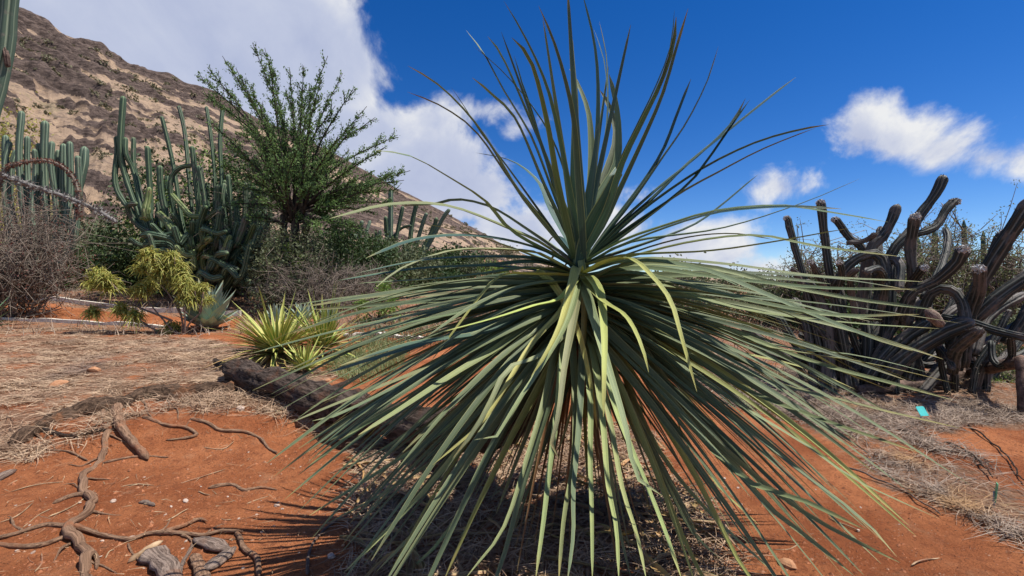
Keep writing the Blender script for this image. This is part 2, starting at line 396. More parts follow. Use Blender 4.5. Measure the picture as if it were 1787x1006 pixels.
# ------------------------------------------------------------------ ground: red soil with dry-grass zones
Z_LEFT = gpoly([(-200, 578), (150, 574), (330, 590), (400, 600), (600, 650), (560, 672), (430, 690), (300, 700), (150, 730), (0, 775), (-300, 800)])
Z_RIGHT = gpoly([(1240, 622), (1480, 655), (1700, 640), (2050, 650), (2100, 712), (1700, 745), (1640, 760), (1800, 850), (2000, 960), (1820, 975), (1640, 885), (1545, 832), (1430, 755), (1300, 715), (1180, 690)])
Z_LITTER = gpoly([(620, 775), (800, 760), (1040, 740), (1120, 760), (1230, 880), (1290, 960), (1330, 1080), (560, 1090), (600, 900)])
Z_PATH = gpoly([(-300, 522), (0, 528), (150, 540), (300, 554), (420, 556), (400, 578), (290, 571), (0, 556), (-300, 545)])
Z_PATH2 = gpoly([(590, 578), (660, 574), (780, 582), (780, 590), (620, 588)])
def soft(poly, x, y, r=.12, n=6):
    s = 0
    for k in range(n):
        a = 2 * np.pi * k / n; s = s + poly_mask(x + r * np.cos(a) * (.4 + .6 * (k % 2)), y + r * np.sin(a) * (.4 + .6 * (k % 2)), poly)
    return s / n
def dry_mask(x, y):
    wob = .25 * fbm(x * 1.7, y * 1.7, 0, 3, 31); x2, y2 = x + wob, y + wob * .8
    m = np.maximum(soft(Z_LEFT, x2, y2, .3), soft(Z_RIGHT, x2, y2, .25))
    m = np.maximum(m, soft(Z_LITTER, x2, y2, .2) * .9)
    far = sstep(6.5, 9, y) * (1 - soft(Z_PATH, x, y, .05)) * (1 - soft(Z_PATH2, x, y, .05)) * np.where(x < -.3, sstep(9.4, 10.4, y), 1)
    return np.clip(np.maximum(m * (.55 + .6 * sstep(-.3, .3, fbm(x * 2.3, y * 2.3, 0, 3, 41))), far * .8), 0, 1)
gy = np.r_[np.linspace(-3, 1.2, 12), np.geomspace(1.32, 14, 420), np.geomspace(14.6, 6000, 90)]
gu = np.r_[-np.geomspace(1.45, 8, 14)[::-1], np.linspace(-1.4, 1.4, 420), np.geomspace(1.45, 8, 14)]
YY, UU = np.meshgrid(gy, gu, indexing='ij'); XX = UU * (np.maximum(YY, 0) + .7)
ZZ = ground(XX, YY)
nr, nc = XX.shape; ids = np.arange(nr * nc).reshape(nr, nc)
q = np.stack([ids[:-1, :-1], ids[:-1, 1:], ids[1:, 1:], ids[1:, :-1]], -1).reshape(-1, 4)
gm, t, b, _ = mat_new('red_soil'); v = geopos(t)
dry = t.node('ShaderNodeAttribute'); dry.attribute_name = 'dry'; dryf = dry.outputs['Fac']
n1 = t.noise(v, 1.3, 5, .6); n2 = t.noise(v, 14, 5, .7); n3 = t.noise(v, 70, 3, .7)
soil = t.mix(t.mrange(n1, .35, .65), C4((.30, .095, .037)), C4((.48, .18, .075)))
soil = t.mix(t.mrange(n2, .5, .68, 0, .8), soil, C4((.24, .08, .036)))
soil = t.mix(t.mrange(n3, .58, .68, 0, .85), soil, C4((.085, .04, .024)))
vo = t.node('ShaderNodeTexVoronoi'); t.l.new(v, vo.inputs['Vector']); vo.inputs['Scale'].default_value = 42
grit = t.math('MULTIPLY', t.mrange(vo.outputs['Distance'], .1, .2, 1, 0), t.mrange(t.noise(v, 6, 2), .52, .62))
soil = t.mix(t.mrange(t.noise(v, 2.4, 5, .7), .56, .74, 0, .45), soil, C4((.50, .27, .15)))
soil = t.mix(t.math('MULTIPLY', grit, .7), soil, C4((.50, .36, .25)))
strawc = t.mix(t.mrange(t.noise(v, 26, 7, .75), .35, .65), C4((.19, .095, .052)), C4((.35, .225, .15)))
col = t.mix(t.mrange(t.math('ADD', dryf, t.math('MULTIPLY', t.math('SUBTRACT', t.noise(v, 3.2, 6, .7), .5), 2.4)), .32, .85, 0, .9), soil, strawc)
t.l.new(col, b.inputs['Base Color']); b.inputs['Roughness'].default_value = .95; b.inputs['Specular IOR Level'].default_value = .1
add_bump(t, b, t.math('ADD', t.noise(v, 45, 7, .78), t.math('MULTIPLY', t.noise(v, 11, 5, .65), 1.6)), 1., .035)
gob = mesh_obj('ground', np.stack([XX, YY, ZZ], -1).reshape(-1, 3), q, gm, attrs={'dry': dry_mask(XX, YY).ravel()})
gob['kind'] = 'structure'

# ------------------------------------------------------------------ hill: bedded rock slope with straw-coloured grass
RID = [(-900, -420, 150), (-500, -230, 165), (-250, -110, 175), (30, 17, 185), (110, 58, 192), (200, 98, 200), (270, 126, 208), (340, 152, 216), (430, 195, 230), (560, 262, 255), (690, 330, 280), (780, 372, 300), (835, 405, 315), (905, 440, 335), (1000, 480, 360), (1120, 510, 400)]
BAS = [(-1500, 505, 38), (-900, 505, 40), (-500, 500, 42), (-200, 497, 45), (-60, 497, 47), (60, 496, 50), (170, 495, 54), (280, 495, 58), (400, 495, 66), (550, 495, 80), (700, 496, 100), (800, 497, 120), (880, 498, 140), (960, 499, 165), (1060, 500, 200), (1200, 502, 250)]
R3 = np.array([P(*a) for a in RID]); B3 = np.array([P(*a) for a in BAS]); B3[:, 2] -= 1.2
NS, NTT = 560, 330
RS = catmull(R3, NS); 
si = np.linspace(0, 1, NS)
def resamp(A, n):
    t0 = np.linspace(0, 1, len(A)); return np.stack([np.interp(np.linspace(0, 1, n), t0, A[:, k]) for k in range(3)], 1)
RS = resamp(R3, NS); BS = resamp(B3, NS)
ker = np.hanning(41); ker /= ker.sum()
def smooth_rows(A):
    return np.stack([np.convolve(np.pad(A[:, k], 20, mode='edge'), ker, 'valid') for k in range(3)], 1)
RS, BS = smooth_rows(RS), smooth_rows(BS)
tt = np.r_[np.linspace(-.55, -.02, 30), np.linspace(0, 1, NTT - 30)]
SS, TT = np.meshgrid(np.linspace(0, 1, NS), tt, indexing='ij')
H = RS[:, None, :] * (1 - TT[..., None]) + BS[:, None, :] * TT[..., None]
prof = np.where(TT > 0, (1 - TT) ** 1.12 , 1 - np.abs(TT) * 1.6)           # height profile, back slope falls away
H[..., 2] = BS[:, None, 2] + (RS[:, None, 2] - BS[:, None, 2]) * prof
H[..., :2] = np.where((TT < 0)[..., None], RS[:, None, :2] + (RS[:, None, :2] - BS[:, None, :2]) * (-TT[..., None]), H[..., :2])
nrm = unit(np.cross(np.gradient(H, axis=0), np.gradient(H, axis=1))); nrm = np.where(nrm[..., 2:] < 0, -nrm, nrm)
s_ = SS * 14; wv = .28 * fbm(s_ * .9, TT * 4, 0, 4, 61)
bed = TT * 15 - SS * 5 + wv * 1.6
fr = bed - np.floor(bed); led = np.where(fr < .8, fr / .8, 1 - (fr - .8) / .2)
patch = fbm(s_ * .8, TT * 19 - SS * 7, 0, 5, 71, .58) - .06
rock = sstep(-.12, .2, patch + .5 * (fr - .6) + .3 * sstep(.16, .02, TT))
amp = np.clip((RS[:, 2] - BS[:, 2]) / 90, .12, 1.1)[:, None] * sstep(1.0, .82, TT)
disp = amp * (rock * (2.2 * led + .6 * fbm(s_ * 5, TT * 60, 0, 4, 81)) + .8 * fbm(s_ * 7, TT * 40, 0, 4, 83) + 3.2 * fbm(s_ * 1.6, TT * 3, 0, 3, 85))
disp = disp * np.where(TT < .03, .55, 1)
H = H + nrm * disp[..., None]
ids = np.arange(H.shape[0] * H.shape[1]).reshape(H.shape[:2]); q = np.stack([ids[:-1, :-1], ids[1:, :-1], ids[1:, 1:], ids[:-1, 1:]], -1).reshape(-1, 4)
hm, t, b, _ = mat_new('hill_rock'); v = geopos(t)
ra = t.node('ShaderNodeAttribute'); ra.attribute_name = 'rock'; rf = ra.outputs['Fac']
n1 = t.noise(v, .25, 6, .65); n2 = t.noise(v, 1.2, 6, .7)
n4 = t.noise(t.mapping(v, (1, 1, 3)), .5, 8, .75)
rc = t.mix(t.mrange(n4, .38, .62), C4((.055, .04, .035)), C4((.17, .125, .105)))
gc = t.mix(t.mrange(n1, .35, .65), C4((.30, .215, .155)), C4((.42, .30, .205)))
gc = t.mix(t.mrange(n4, .5, .64, 0, .85), gc, C4((.15, .115, .095)))
gc = t.mix(t.mrange(t.noise(v, .12, 5, .65), .55, .68, 0, .55), gc, C4((.19, .175, .095)))
col = t.mix(t.mrange(t.math('ADD', rf, t.math('MULTIPLY', t.math('SUBTRACT', n4, .5), .9)), .34, .62), gc, rc)
t.l.new(col, b.inputs['Base Color']); b.inputs['Roughness'].default_value = .95; b.inputs['Specular IOR Level'].default_value = .1
add_bump(t, b, t.noise(v, .9, 8, .75), 1., .9)
hob = mesh_obj('hill', H.reshape(-1, 3), q, hm, attrs={'rock': rock.ravel()}); hob['kind'] = 'structure'
# scrub on the slope: more of it than anyone could count
ns = 2600
ci = rng.integers(60, NS - 40, ns); ti = np.clip((30 + (NTT - 32) * rng.uniform(0, 1, ns) ** .75).astype(int), 31, NTT - 2)
keep = fbm(SS[ci, ti] * 30, TT[ci, ti] * 18, 0, 3, 91) > -.05; ci, ti = ci[keep], ti[keep]
cc = H[ci, ti]; sz = rng.uniform(.35, 1.5, len(cc)) * np.clip(np.linalg.norm(cc[:, :2], axis=1) / 170, .35, 1.3)
k = 40; cen = np.repeat(cc, k, 0) + unit(rng.normal(size=(len(cc) * k, 3))) * np.repeat(sz, k)[:, None] * rng.uniform(.4, 1, (len(cc) * k, 1)) * np.array([1, 1, .6])
V, q = diamonds(cen, np.repeat(sz, k) * .55, .6)
so = mesh_obj('scrub', V, q, M['leaf_scrub'], smooth=False); so['kind'] = 'stuff'; so['label'] = 'dry grey green scrub dotted over the rocky hillside'

# a low far ridge beyond the garden on the other side
mbx = np.linspace(-60, 1400, 160); ridge = []
for i, x in enumerate(mbx):
    hgt = 6 + 12 * np.exp(-((x - 370) / 130) ** 2) + 5 * fbm(x / 90, 0, 0, 4, 5) + 5
    for kx, (dy, zz) in enumerate(((-160, 0), (-90, hgt * .45), (0, hgt), (120, 0))): ridge.append((x, 900 + dy, zz + .3))
q = np.array([(4 * i + a, 4 * i + a + 1, 4 * i + a + 5, 4 * i + a + 4) for i in range(len(mbx) - 1) for a in range(3)])
fr_ = mesh_obj('far_ridge', ridge, q, hm, attrs={'rock': np.full(len(ridge), .4)}); fr_['kind'] = 'structure'

# ------------------------------------------------------------------ strap leaf
def strap(name, parent, pts, width, color, mat, twist=0., chan=.28, base_w=.75, seg=15, rad=None, peak=.22, fold=None, tip=.2, collect=None, roll=0.):
    p = catmull(pts, seg + 1); T = unit(np.gradient(p, axis=0)); s = np.linspace(0, 1, seg + 1)
    r = p[-1] - p[0] if rad is None else rad; r = np.array([r[0], r[1], 0.]); r = unit(r) if np.linalg.norm(r) > .05 else np.array([0, -1., 0])
    S0 = np.cross(r, [0, 0, 1.]); S = unit(S0 - T * (T @ S0)[:, None]); N = np.cross(S, T)
    a = (twist * s)[:, None] - r[0] * roll; S, N = S * np.cos(a) + N * np.sin(a), N * np.cos(a) - S * np.sin(a)
    wd = width * np.where(s < peak, base_w + (1 - base_w) * sstep(0, peak, s), 1 - (1 - tip) * (np.clip(s - peak, 0, 1) / (1 - peak)) ** .78)
    wd[-1] = width * .03
    cx = np.array([-1, -.5, 0, .5, 1.]); ch = chan * (1 - .5 * s)
    V = p[:, None, :] + (wd[:, None] * .5 * cx[None, :])[..., None] * S[:, None, :] + ((np.abs(cx) ** 1.3)[None, :] * (ch * wd)[:, None])[..., None] * N[:, None, :]
    uv = np.stack([np.tile((cx + 1) / 2, seg + 1), np.repeat(s, 5)], 1)
    i = np.arange((seg + 1) * 5).reshape(seg + 1, 5); q = np.stack([i[:-1, :-1], i[:-1, 1:], i[1:, 1:], i[1:, :-1]], -1).reshape(-1, 4)
    if collect is not None: collect.add(V.reshape(-1, 3), q.tolist(), uv); return
    o = mesh_obj(name, local(V.reshape(-1, 3), parent), q, mat, parent, uv); o.color = (*color, 1)
    return o

# ------------------------------------------------------------------ the large rosette plant on its fallen trunk
CROWN = P(1011, 468, 2.72)
plant = thing('rosette_plant', 'huge spiky rosette of long blue green strap leaves growing from a fallen trunk', 'plant', G(905, 800))
TR = [P(392, 640, 5.75), P(480, 672, 5.1), P(590, 710, 4.5), P(720, 742, 3.95), P(840, 745, 3.5), P(930, 690, 3.15), P(985, 590, 2.9), CROWN + np.array([0, .03, -.1])]
TR = [np.array([a[0], a[1], max(a[2], float(ground0(a[0], a[1])) + .11)]) for a in TR]
tp = catmull(TR, 60); tr_r = np.interp(np.linspace(0, 1, 60), [0, .05, .2, .5, .8, .95, 1], [.05, .12, .155, .16, .15, .12, .05])
cr = 1 + .07 * np.sin(np.arange(28) * 2 * np.pi / 28 * 9)
tube_obj('trunk', tp, tr_r, M['bark'], plant, ns=28, prof=cr, rough=.55, rs=7., seed=5)
BLUE = np.array([.125, .168, .10]); DEEP = np.array([.058, .108, .10]); GREY = np.array([.205, .235, .125]); YEL = np.array([.33, .35, .115]); BROWN = np.array([.15, .075, .035])
def sdist(pts): return np.sum(np.linalg.norm(np.diff(pts, axis=0), axis=1))
def traced(px, side, L=1.5, w=.062, col=BLUE, droop=False, base=None, tw=None):
    """a leaf seen along photo pixels; its length in metres fixes how far it leans to or from the viewer"""
    b0 = CROWN if base is None else base
    px = [(u, v) for u, v in px]
    bu, bv = CU + b0[0] / b0[1] * F, CV - (b0[2] - CH) / b0[1] * F
    px = [(bu, bv)] + px; pa = np.array(px, float)
    s = np.r_[0, np.cumsum(np.linalg.norm(np.diff(pa, axis=0), axis=1))]; s /= s[-1]
    best = None
    cand = np.linspace(0, 1.35, 60) * (1 if side == 'b' else -1)
    for dy in cand:
        g = np.sin(s * np.pi / 2) ** .8 if droop else s
        p3 = np.array([P(u, v, b0[1] + dy * gg) for (u, v), gg in zip(px, g)])
        e = abs(sdist(p3) - L)
        if best is None or e < best[0]: best = (e, p3)
    p3 = best[1]
    ln = rng.uniform(-.12, .12)
    c = np.clip(col * rng.uniform(.85, 1.18) * (1 + rng.normal(size=3) * .04), .01, .8)
    strap('leaf', plant, p3, w * rng.uniform(.9, 1.12), c, M['strap'], rng.uniform(-.5, .5) if tw is None else tw, tip=.22 if side == 'f' else .3, roll=rng.uniform(.15, .9) if side == 'f' and not droop else 0.)
# leaves that stand up or out, traced from tip towards the heart in the photograph
UP = [
 ('b', [(911, 348), (859, 261), (817, 202), (765, 150), (711, 115)], BLUE), ('b', [(900, 330), (831, 233), (772, 188), (711, 161)], BLUE), ('b', [(890, 300), (840, 235), (817, 198), (787, 152)], DEEP),
 ('b', [(968, 350), (928, 244), (900, 195), (873, 150), (845, 97), (813, 53)], BLUE), ('b', [(991, 330), (963, 244), (921, 177), (873, 122), (826, 81)], DEEP), ('b', [(960, 300), (915, 190), (876, 101), (851, 64)], BLUE),
 ('b', [(950, 330), (900, 212), (859, 167), (824, 136)], BLUE), ('f', [(975, 330), (955, 215), (928, 111), (893, 66)], BLUE), ('f', [(992, 330), (967, 202), (946, 132), (914, 63), (879, 2)], DEEP),
 ('f', [(1008, 313), (1001, 216), (987, 146), (967, 77), (940, 11)], DEEP), ('b', [(1003, 320), (1004, 180), (1000, 122), (995, 46)], BLUE), ('b', [(1030, 330), (1029, 216), (1015, 163), (994, 121)], BLUE),
 ('f', [(1030, 348), (1041, 244), (1043, 146), (1036, 70), (1016, -12)], DEEP), ('b', [(1040, 340), (1057, 261), (1062, 174), (1059, 97), (1046, 38)], BLUE), ('b', [(1042, 330), (1062, 200), (1056, 110), (1037, 52)], DEEP),
 ('b', [(1040, 360), (1076, 290), (1080, 226), (1074, 174), (1063, 130)], BLUE), ('b', [(1035, 370), (1074, 250), (1065, 190), (1047, 158)], BLUE), ('b', [(965, 330), (925, 190), (911, 150), (897, 97)], DEEP),
 ('f', [(1050, 380), (1080, 290), (1111, 223), (1147, 147), (1171, 80), (1177, 18)], DEEP), ('f', [(1055, 380), (1085, 290), (1118, 220), (1152, 150), (1174, 85), (1180, 30)], DEEP), ('f', [(1050, 400), (1080, 338), (1119, 254), (1155, 171), (1179, 91), (1201, 15)], DEEP),
 ('b', [(1065, 400), (1124, 320), (1159, 262), (1183, 199), (1206, 138)], DEEP), ('b', [(1060, 410), (1107, 350), (1159, 274), (1199, 215), (1235, 143), (1254, 81)], DEEP),
 ('b', [(1075, 400), (1150, 330), (1223, 270), (1278, 215), (1301, 172)], DEEP), ('b', [(1080, 420), (1195, 330), (1235, 282), (1270, 231), (1309, 174)], DEEP), ('b', [(1070, 410), (1139, 350), (1199, 290), (1270, 231), (1334, 179), (1389, 135)], DEEP),
 ('b', [(1070, 415), (1131, 362), (1223, 298), (1310, 254), (1382, 231), (1446, 218)], DEEP), ('b', [(1070, 420), (1183, 342), (1254, 302), (1330, 262), (1423, 224)], BLUE), ('b', [(1090, 440), (1203, 398), (1254, 364), (1323, 305)], DEEP),
 ('f', [(1100, 425), (1258, 400), (1398, 356), (1502, 312)], DEEP), ('f', [(1080, 425), (1159, 396), (1246, 370), (1358, 360), (1437, 370), (1549, 388)], BLUE), ('f', [(1085, 430), (1165, 398), (1250, 373), (1360, 362), (1468, 365)], DEEP),
 ('f', [(1100, 450), (1200, 425), (1316, 412), (1425, 431), (1569, 448)], GREY), ('f', [(1090, 448), (1230, 440), (1340, 425), (1488, 398)], BLUE), ('f', [(1110, 455), (1260, 462), (1425, 483), (1611, 492)], GREY),
 ('f', [(1120, 470), (1250, 485), (1430, 503), (1600, 505)], BLUE), ('f', [(1110, 462), (1250, 470), (1337, 492), (1477, 520), (1635, 541)], GREY), ('f', [(1110, 480), (1280, 520), (1450, 550), (1604, 549)], BLUE),
 ('f', [(1100, 480), (1250, 530), (1400, 545), (1539, 558)], GREY), ('f', [(1110, 490), (1290, 540), (1477, 564), (1639, 574)], GREY), ('f', [(1100, 460), (1220, 470), (1337, 515), (1412, 547), (1512, 586), (1593, 613)], BLUE),
 ('f', [(1110, 520), (1337, 600), (1495, 621), (1626, 652)], BLUE), ('f', [(1110, 520), (1300, 595), (1381, 614), (1512, 634), (1668, 670)], GREY), ('f', [(1110, 520), (1294, 586), (1425, 634), (1556, 669), (1661, 698)], BLUE),
 ('f', [(1090, 520), (1250, 603), (1394, 640), (1493, 680)], YEL), ('f', [(1100, 540), (1297, 650), (1504, 708), (1677, 748)], GREY), ('f', [(1090, 550), (1280, 670), (1421, 728), (1603, 790)], BLUE),
 ('f', [(1090, 560), (1200, 650), (1297, 712), (1400, 774), (1495, 840), (1640, 906)], BLUE), ('f', [(1080, 560), (1200, 670), (1297, 745), (1400, 827), (1504, 906), (1565, 972)], DEEP),
 ('f', [(1080, 560), (1200, 720), (1338, 848), (1442, 918), (1570, 982)], GREY), ('f', [(1075, 580), (1170, 700), (1290, 830), (1400, 873), (1508, 924)], BLUE), ('f', [(1070, 580), (1150, 690), (1248, 774), (1338, 881), (1421, 947), (1489, 1004)], BLUE),
 ('f', [(1060, 560), (1130, 680), (1200, 770), (1248, 844), (1326, 918)], GREY), ('f', [(1055, 580), (1100, 690), (1153, 794), (1235, 893), (1355, 1004)], GREY), ('f', [(1050, 580), (1080, 690), (1110, 760), (1180, 880), (1275, 1010)], BLUE),
 # left side
 ('f', [(897, 409), (845, 352), (782, 310), (720, 275), (655, 263)], BLUE), ('b', [(960, 370), (939, 320), (893, 282), (830, 267)], DEEP), ('f', [(950, 430), (897, 405), (790, 363), (687, 357), (575, 382)], GREY),
 ('b', [(930, 410), (860, 365), (800, 350), (760, 357), (700, 360)], DEEP), ('f', [(950, 440), (880, 420), (800, 412), (720, 420), (640, 450)], DEEP), ('f', [(950, 450), (920, 440), (804, 437), (710, 465), (655, 503)], GREY),
 ('f', [(940, 455), (850, 450), (740, 455), (620, 478)], DEEP), ('f', [(940, 460), (850, 465), (730, 470), (590, 490)], DEEP), ('f', [(930, 470), (840, 480), (760, 488), (625, 495)], BLUE),
 ('f', [(930, 480), (827, 512), (663, 517), (528, 536)], GREY), ('f', [(930, 485), (830, 518), (690, 530), (545, 541)], BLUE), ('f', [(930, 495), (820, 525), (687, 559), (561, 592)], GREY), ('f', [(930, 490), (827, 540), (710, 565), (580, 600)], BLUE),
 ('f', [(940, 540), (850, 570), (740, 600), (640, 630), (560, 655)], DEEP), ('f', [(930, 540), (850, 580), (720, 600), (590, 640)], DEEP), ('f', [(940, 530), (850, 600), (733, 648), (600, 700), (500, 741)], GREY),
 ('f', [(940, 550), (897, 595), (780, 652), (663, 722), (537, 790)], GREY), ('f', [(940, 550), (880, 610), (760, 680), (640, 740), (520, 830)], BLUE), ('f', [(945, 560), (870, 640), (760, 720), (660, 790), (570, 830)], GREY),
 ('f', [(950, 570), (880, 650), (790, 740), (700, 800), (540, 900)], BLUE), ('f', [(955, 570), (890, 660), (800, 770), (690, 850), (570, 915)], BLUE), ('f', [(955, 570), (900, 660), (830, 750), (720, 880), (600, 1000)], GREY),
 ('f', [(960, 580), (900, 680), (830, 790), (750, 900), (655, 1000)], GREY), ('f', [(965, 590), (910, 690), (860, 790), (780, 930), (700, 1010)], BLUE), ('f', [(970, 590), (930, 690), (880, 800), (810, 930), (740, 1012)], BLUE),
 ('f', [(940, 520), (850, 560), (720, 630), (590, 690), (540, 712)], BLUE), ('f', [(940, 530), (860, 580), (740, 650), (600, 720), (545, 735)], DEEP), ('f', [(945, 545), (880, 600), (790, 655), (690, 720), (625, 760)], GREY),
 ('f', [(975, 600), (950, 700), (920, 800), (880, 920), (812, 1010)], BLUE), ('f', [(985, 600), (975, 700), (960, 810), (950, 900), (935, 1010)], GREY), ('f', [(1000, 600), (1005, 700), (1002, 800), (985, 900), (975, 1015)], BLUE),
 ('f', [(1020, 600), (1030, 700), (1030, 800), (1033, 900), (1034, 1012)], GREY), ('f', [(1030, 600), (1050, 720), (1060, 840), (1075, 920), (1080, 1012)], GREY), ('f', [(1035, 600), (1065, 740), (1085, 850), (1110, 930), (1128, 1012)], GREY),
 ('f', [(1040, 600), (1070, 700), (1100, 780), (1150, 900), (1190, 1012)], BLUE), ('f', [(1015, 610), (1010, 740), (1000, 850), (1000, 930), (990, 1015)], DEEP),
]
for side, px, c in UP:
    hgt = np.clip((px[-1][1] - 420) / 560, 0, 1); tipx = np.array(px[-1])
    b0 = CROWN + np.array([rng.uniform(-.025, .025), rng.uniform(-.02, .03), -.34 * hgt])
    L = (1.5 if side == 'f' else 1.3) + .12 * hgt + rng.uniform(-.06, .06)
    mixc = c * (1 - .28 * hgt) + YEL * .28 * hgt * (1 if rng.random() < .8 else 1.7)
    cen_ = 1 if px[-1][1] > 900 and 780 < px[-1][0] < 1300 else 0
    traced(px, side, L, (.07 if side == 'b' else .037 if cen_ else .043 if px[-1][1] < 260 else .05), mixc, base=b0)
# leaves that arch over towards the viewer and hang
for px, c, L, wd in [
 ([(1060, 458), (1100, 453), (1135, 481), (1169, 525), (1189, 590), (1216, 684)], YEL, 1.25, .05), ([(1027, 485), (1047, 515), (1054, 583), (1054, 650), (1053, 728)], YEL, 1.15, .05),
 ([(1014, 448), (1022, 492), (1020, 583), (1010, 660), (985, 760), (966, 797)], GREY, 1.2, .05), ([(1008, 468), (996, 508), (979, 566), (952, 620), (927, 657)], YEL, 1.1, .052), ([(939, 470), (963, 495), (983, 525), (1010, 583), (1030, 667), (1042, 750)], YEL, 1.1, .046),
 ([(932, 480), (878, 481), (841, 515), (800, 569), (750, 634)], YEL * 1.1, 1.15, .05), ([(1050, 525), (1091, 552), (1118, 600), (1132, 650)], YEL, 1.05, .048), ([(980, 522), (932, 535), (864, 556), (764, 582)], YEL * 1.1, 1.15, .05),
 ([(996, 562), (949, 620), (888, 644), (850, 715), (815, 770), (790, 800)], GREY, 1.35, .052), ([(990, 560), (945, 640), (905, 700), (860, 770), (828, 768)], GREY, 1.35, .052), ([(1000, 560), (985, 640), (975, 720), (960, 790), (975, 800)], GREY, 1.2, .05),
 ([(985, 540), (930, 600), (880, 680), (840, 740), (755, 812)], YEL, 1.35, .05), ([(1030, 540), (1060, 640), (1090, 740), (1110, 830), (1155, 865)], GREY, 1.35, .052), ([(1060, 530), (1120, 640), (1165, 700), (1200, 780), (1245, 860)], GREY, 1.35, .05)]:
    traced(px, 'f', L, wd, c, droop=True, tw=rng.uniform(-.3, .3), base=CROWN + np.array([0, -.03, -.05]))
# the folded leaf at the heart
strap('leaf', plant, [CROWN + np.array([.0, -.03, -.02]), P(1030, 400, 2.55), P(1058, 345, 2.4), P(1080, 300, 2.33), P(1062, 308, 2.31)], .085, DEEP * .9, M['strap'], .2, base_w=.8, tip=.5)
strap('leaf', plant, [CROWN + np.array([.0, -.02, -.02]), P(1022, 390, 2.6), P(1035, 300, 2.5), P(1045, 215, 2.45)], .08, DEEP, M['strap'], .1, base_w=.9)
# the leaves between: all round, hanging lower the older they are
def fill(n, e_lo, e_hi, az_lo, az_hi, L0, L1, cols, drop=(.12, .3), w=(.042, .06), brown=0., z0=0., collect=None):
    for k in range(n):
        az = rng.uniform(az_lo, az_hi); e = rng.uniform(e_lo, e_hi); L = rng.uniform(L0, L1)
        low = np.clip((.6 - e) / 1.8, 0, 1)
        b0 = CROWN + np.array([rng.uniform(-.03, .03), rng.uniform(-.03, .03), z0 - .42 * low * rng.uniform(.6, 1.1)])
        d = np.array([math.cos(az) * math.cos(e), math.sin(az) * math.cos(e), math.sin(e)]); dr = rng.uniform(*drop) * math.cos(e)
        pts = [b0 + d * L * t_ + np.array([0, 0, -dr * L * t_ * t_ * (1.0 + .6 * t_)]) for t_ in np.linspace(0, 1, 6)]
        pts = [np.array([a[0], a[1], max(a[2], .03)]) for a in pts]
        c = cols[rng.integers(len(cols))] * rng.uniform(.75, 1.15)
        if rng.random() < brown: c = BROWN * rng.uniform(.7, 1.5)
        strap('leaf', plant, pts, rng.uniform(*w) * (.55 if c[0] > c[1] else 1), c, M['strap'], rng.uniform(-.6, .6), rad=d, collect=collect, roll=rng.uniform(-.1, .85) if e < .3 else 0.)
PI = math.pi
fill(5, .8, 1.35, 0, 2 * PI, 1.25, 1.5, [BLUE, DEEP], (.0, .12))
fill(10, .1, .5, .15, PI - .15, 1.2, 1.5, [BLUE, DEEP], (.05, .25))
SD = .75     # most of the sideways leaves: left and right of the heart
for a0 in (0, PI):
    fill(21, -.32, .14, a0 - SD, a0 + SD, 1.4, 1.65, [BLUE, BLUE * .75, GREY], (.03, .16), (.038, .055))
    fill(24, -.7, -.2, a0 - SD, a0 + SD, 1.35, 1.65, [BLUE, GREY, BLUE * .75, YEL * .8], (.04, .16), (.038, .055), brown=.08)
fill(12, -.8, -.1, PI * .3, PI * .7, 1.2, 1.5, [BLUE, DEEP])
fill(6, -1.05, -.5, -PI * .85, -PI * .15, 1.25, 1.5, [BLUE, GREY, YEL * .8], brown=.05, w=(.045, .06))
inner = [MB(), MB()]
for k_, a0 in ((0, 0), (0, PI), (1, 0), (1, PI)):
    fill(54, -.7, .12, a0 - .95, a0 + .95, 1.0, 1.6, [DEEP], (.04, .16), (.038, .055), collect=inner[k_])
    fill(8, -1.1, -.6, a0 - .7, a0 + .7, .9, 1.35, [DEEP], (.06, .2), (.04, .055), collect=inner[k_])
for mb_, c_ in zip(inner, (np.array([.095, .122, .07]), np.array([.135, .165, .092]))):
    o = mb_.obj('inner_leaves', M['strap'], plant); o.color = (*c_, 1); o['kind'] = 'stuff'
fill(18, -1.35, -.8, -PI, PI, 1.0, 1.3, [DEEP, GREY * .8, YEL * .7], brown=.4, w=(.04, .055))
fill(16, -1.4, -1.05, -PI, 0, 1.0, 1.25, [BROWN], brown=1, w=(.03, .045))

# ------------------------------------------------------------------ cacti
def ribs(n, depth):
    a = []
    for k in range(n): a += [1 - depth, 1 - depth * .35, 1.0, 1 - depth * .35]
    return np.array(a)
RIB7 = ribs(7, .38)
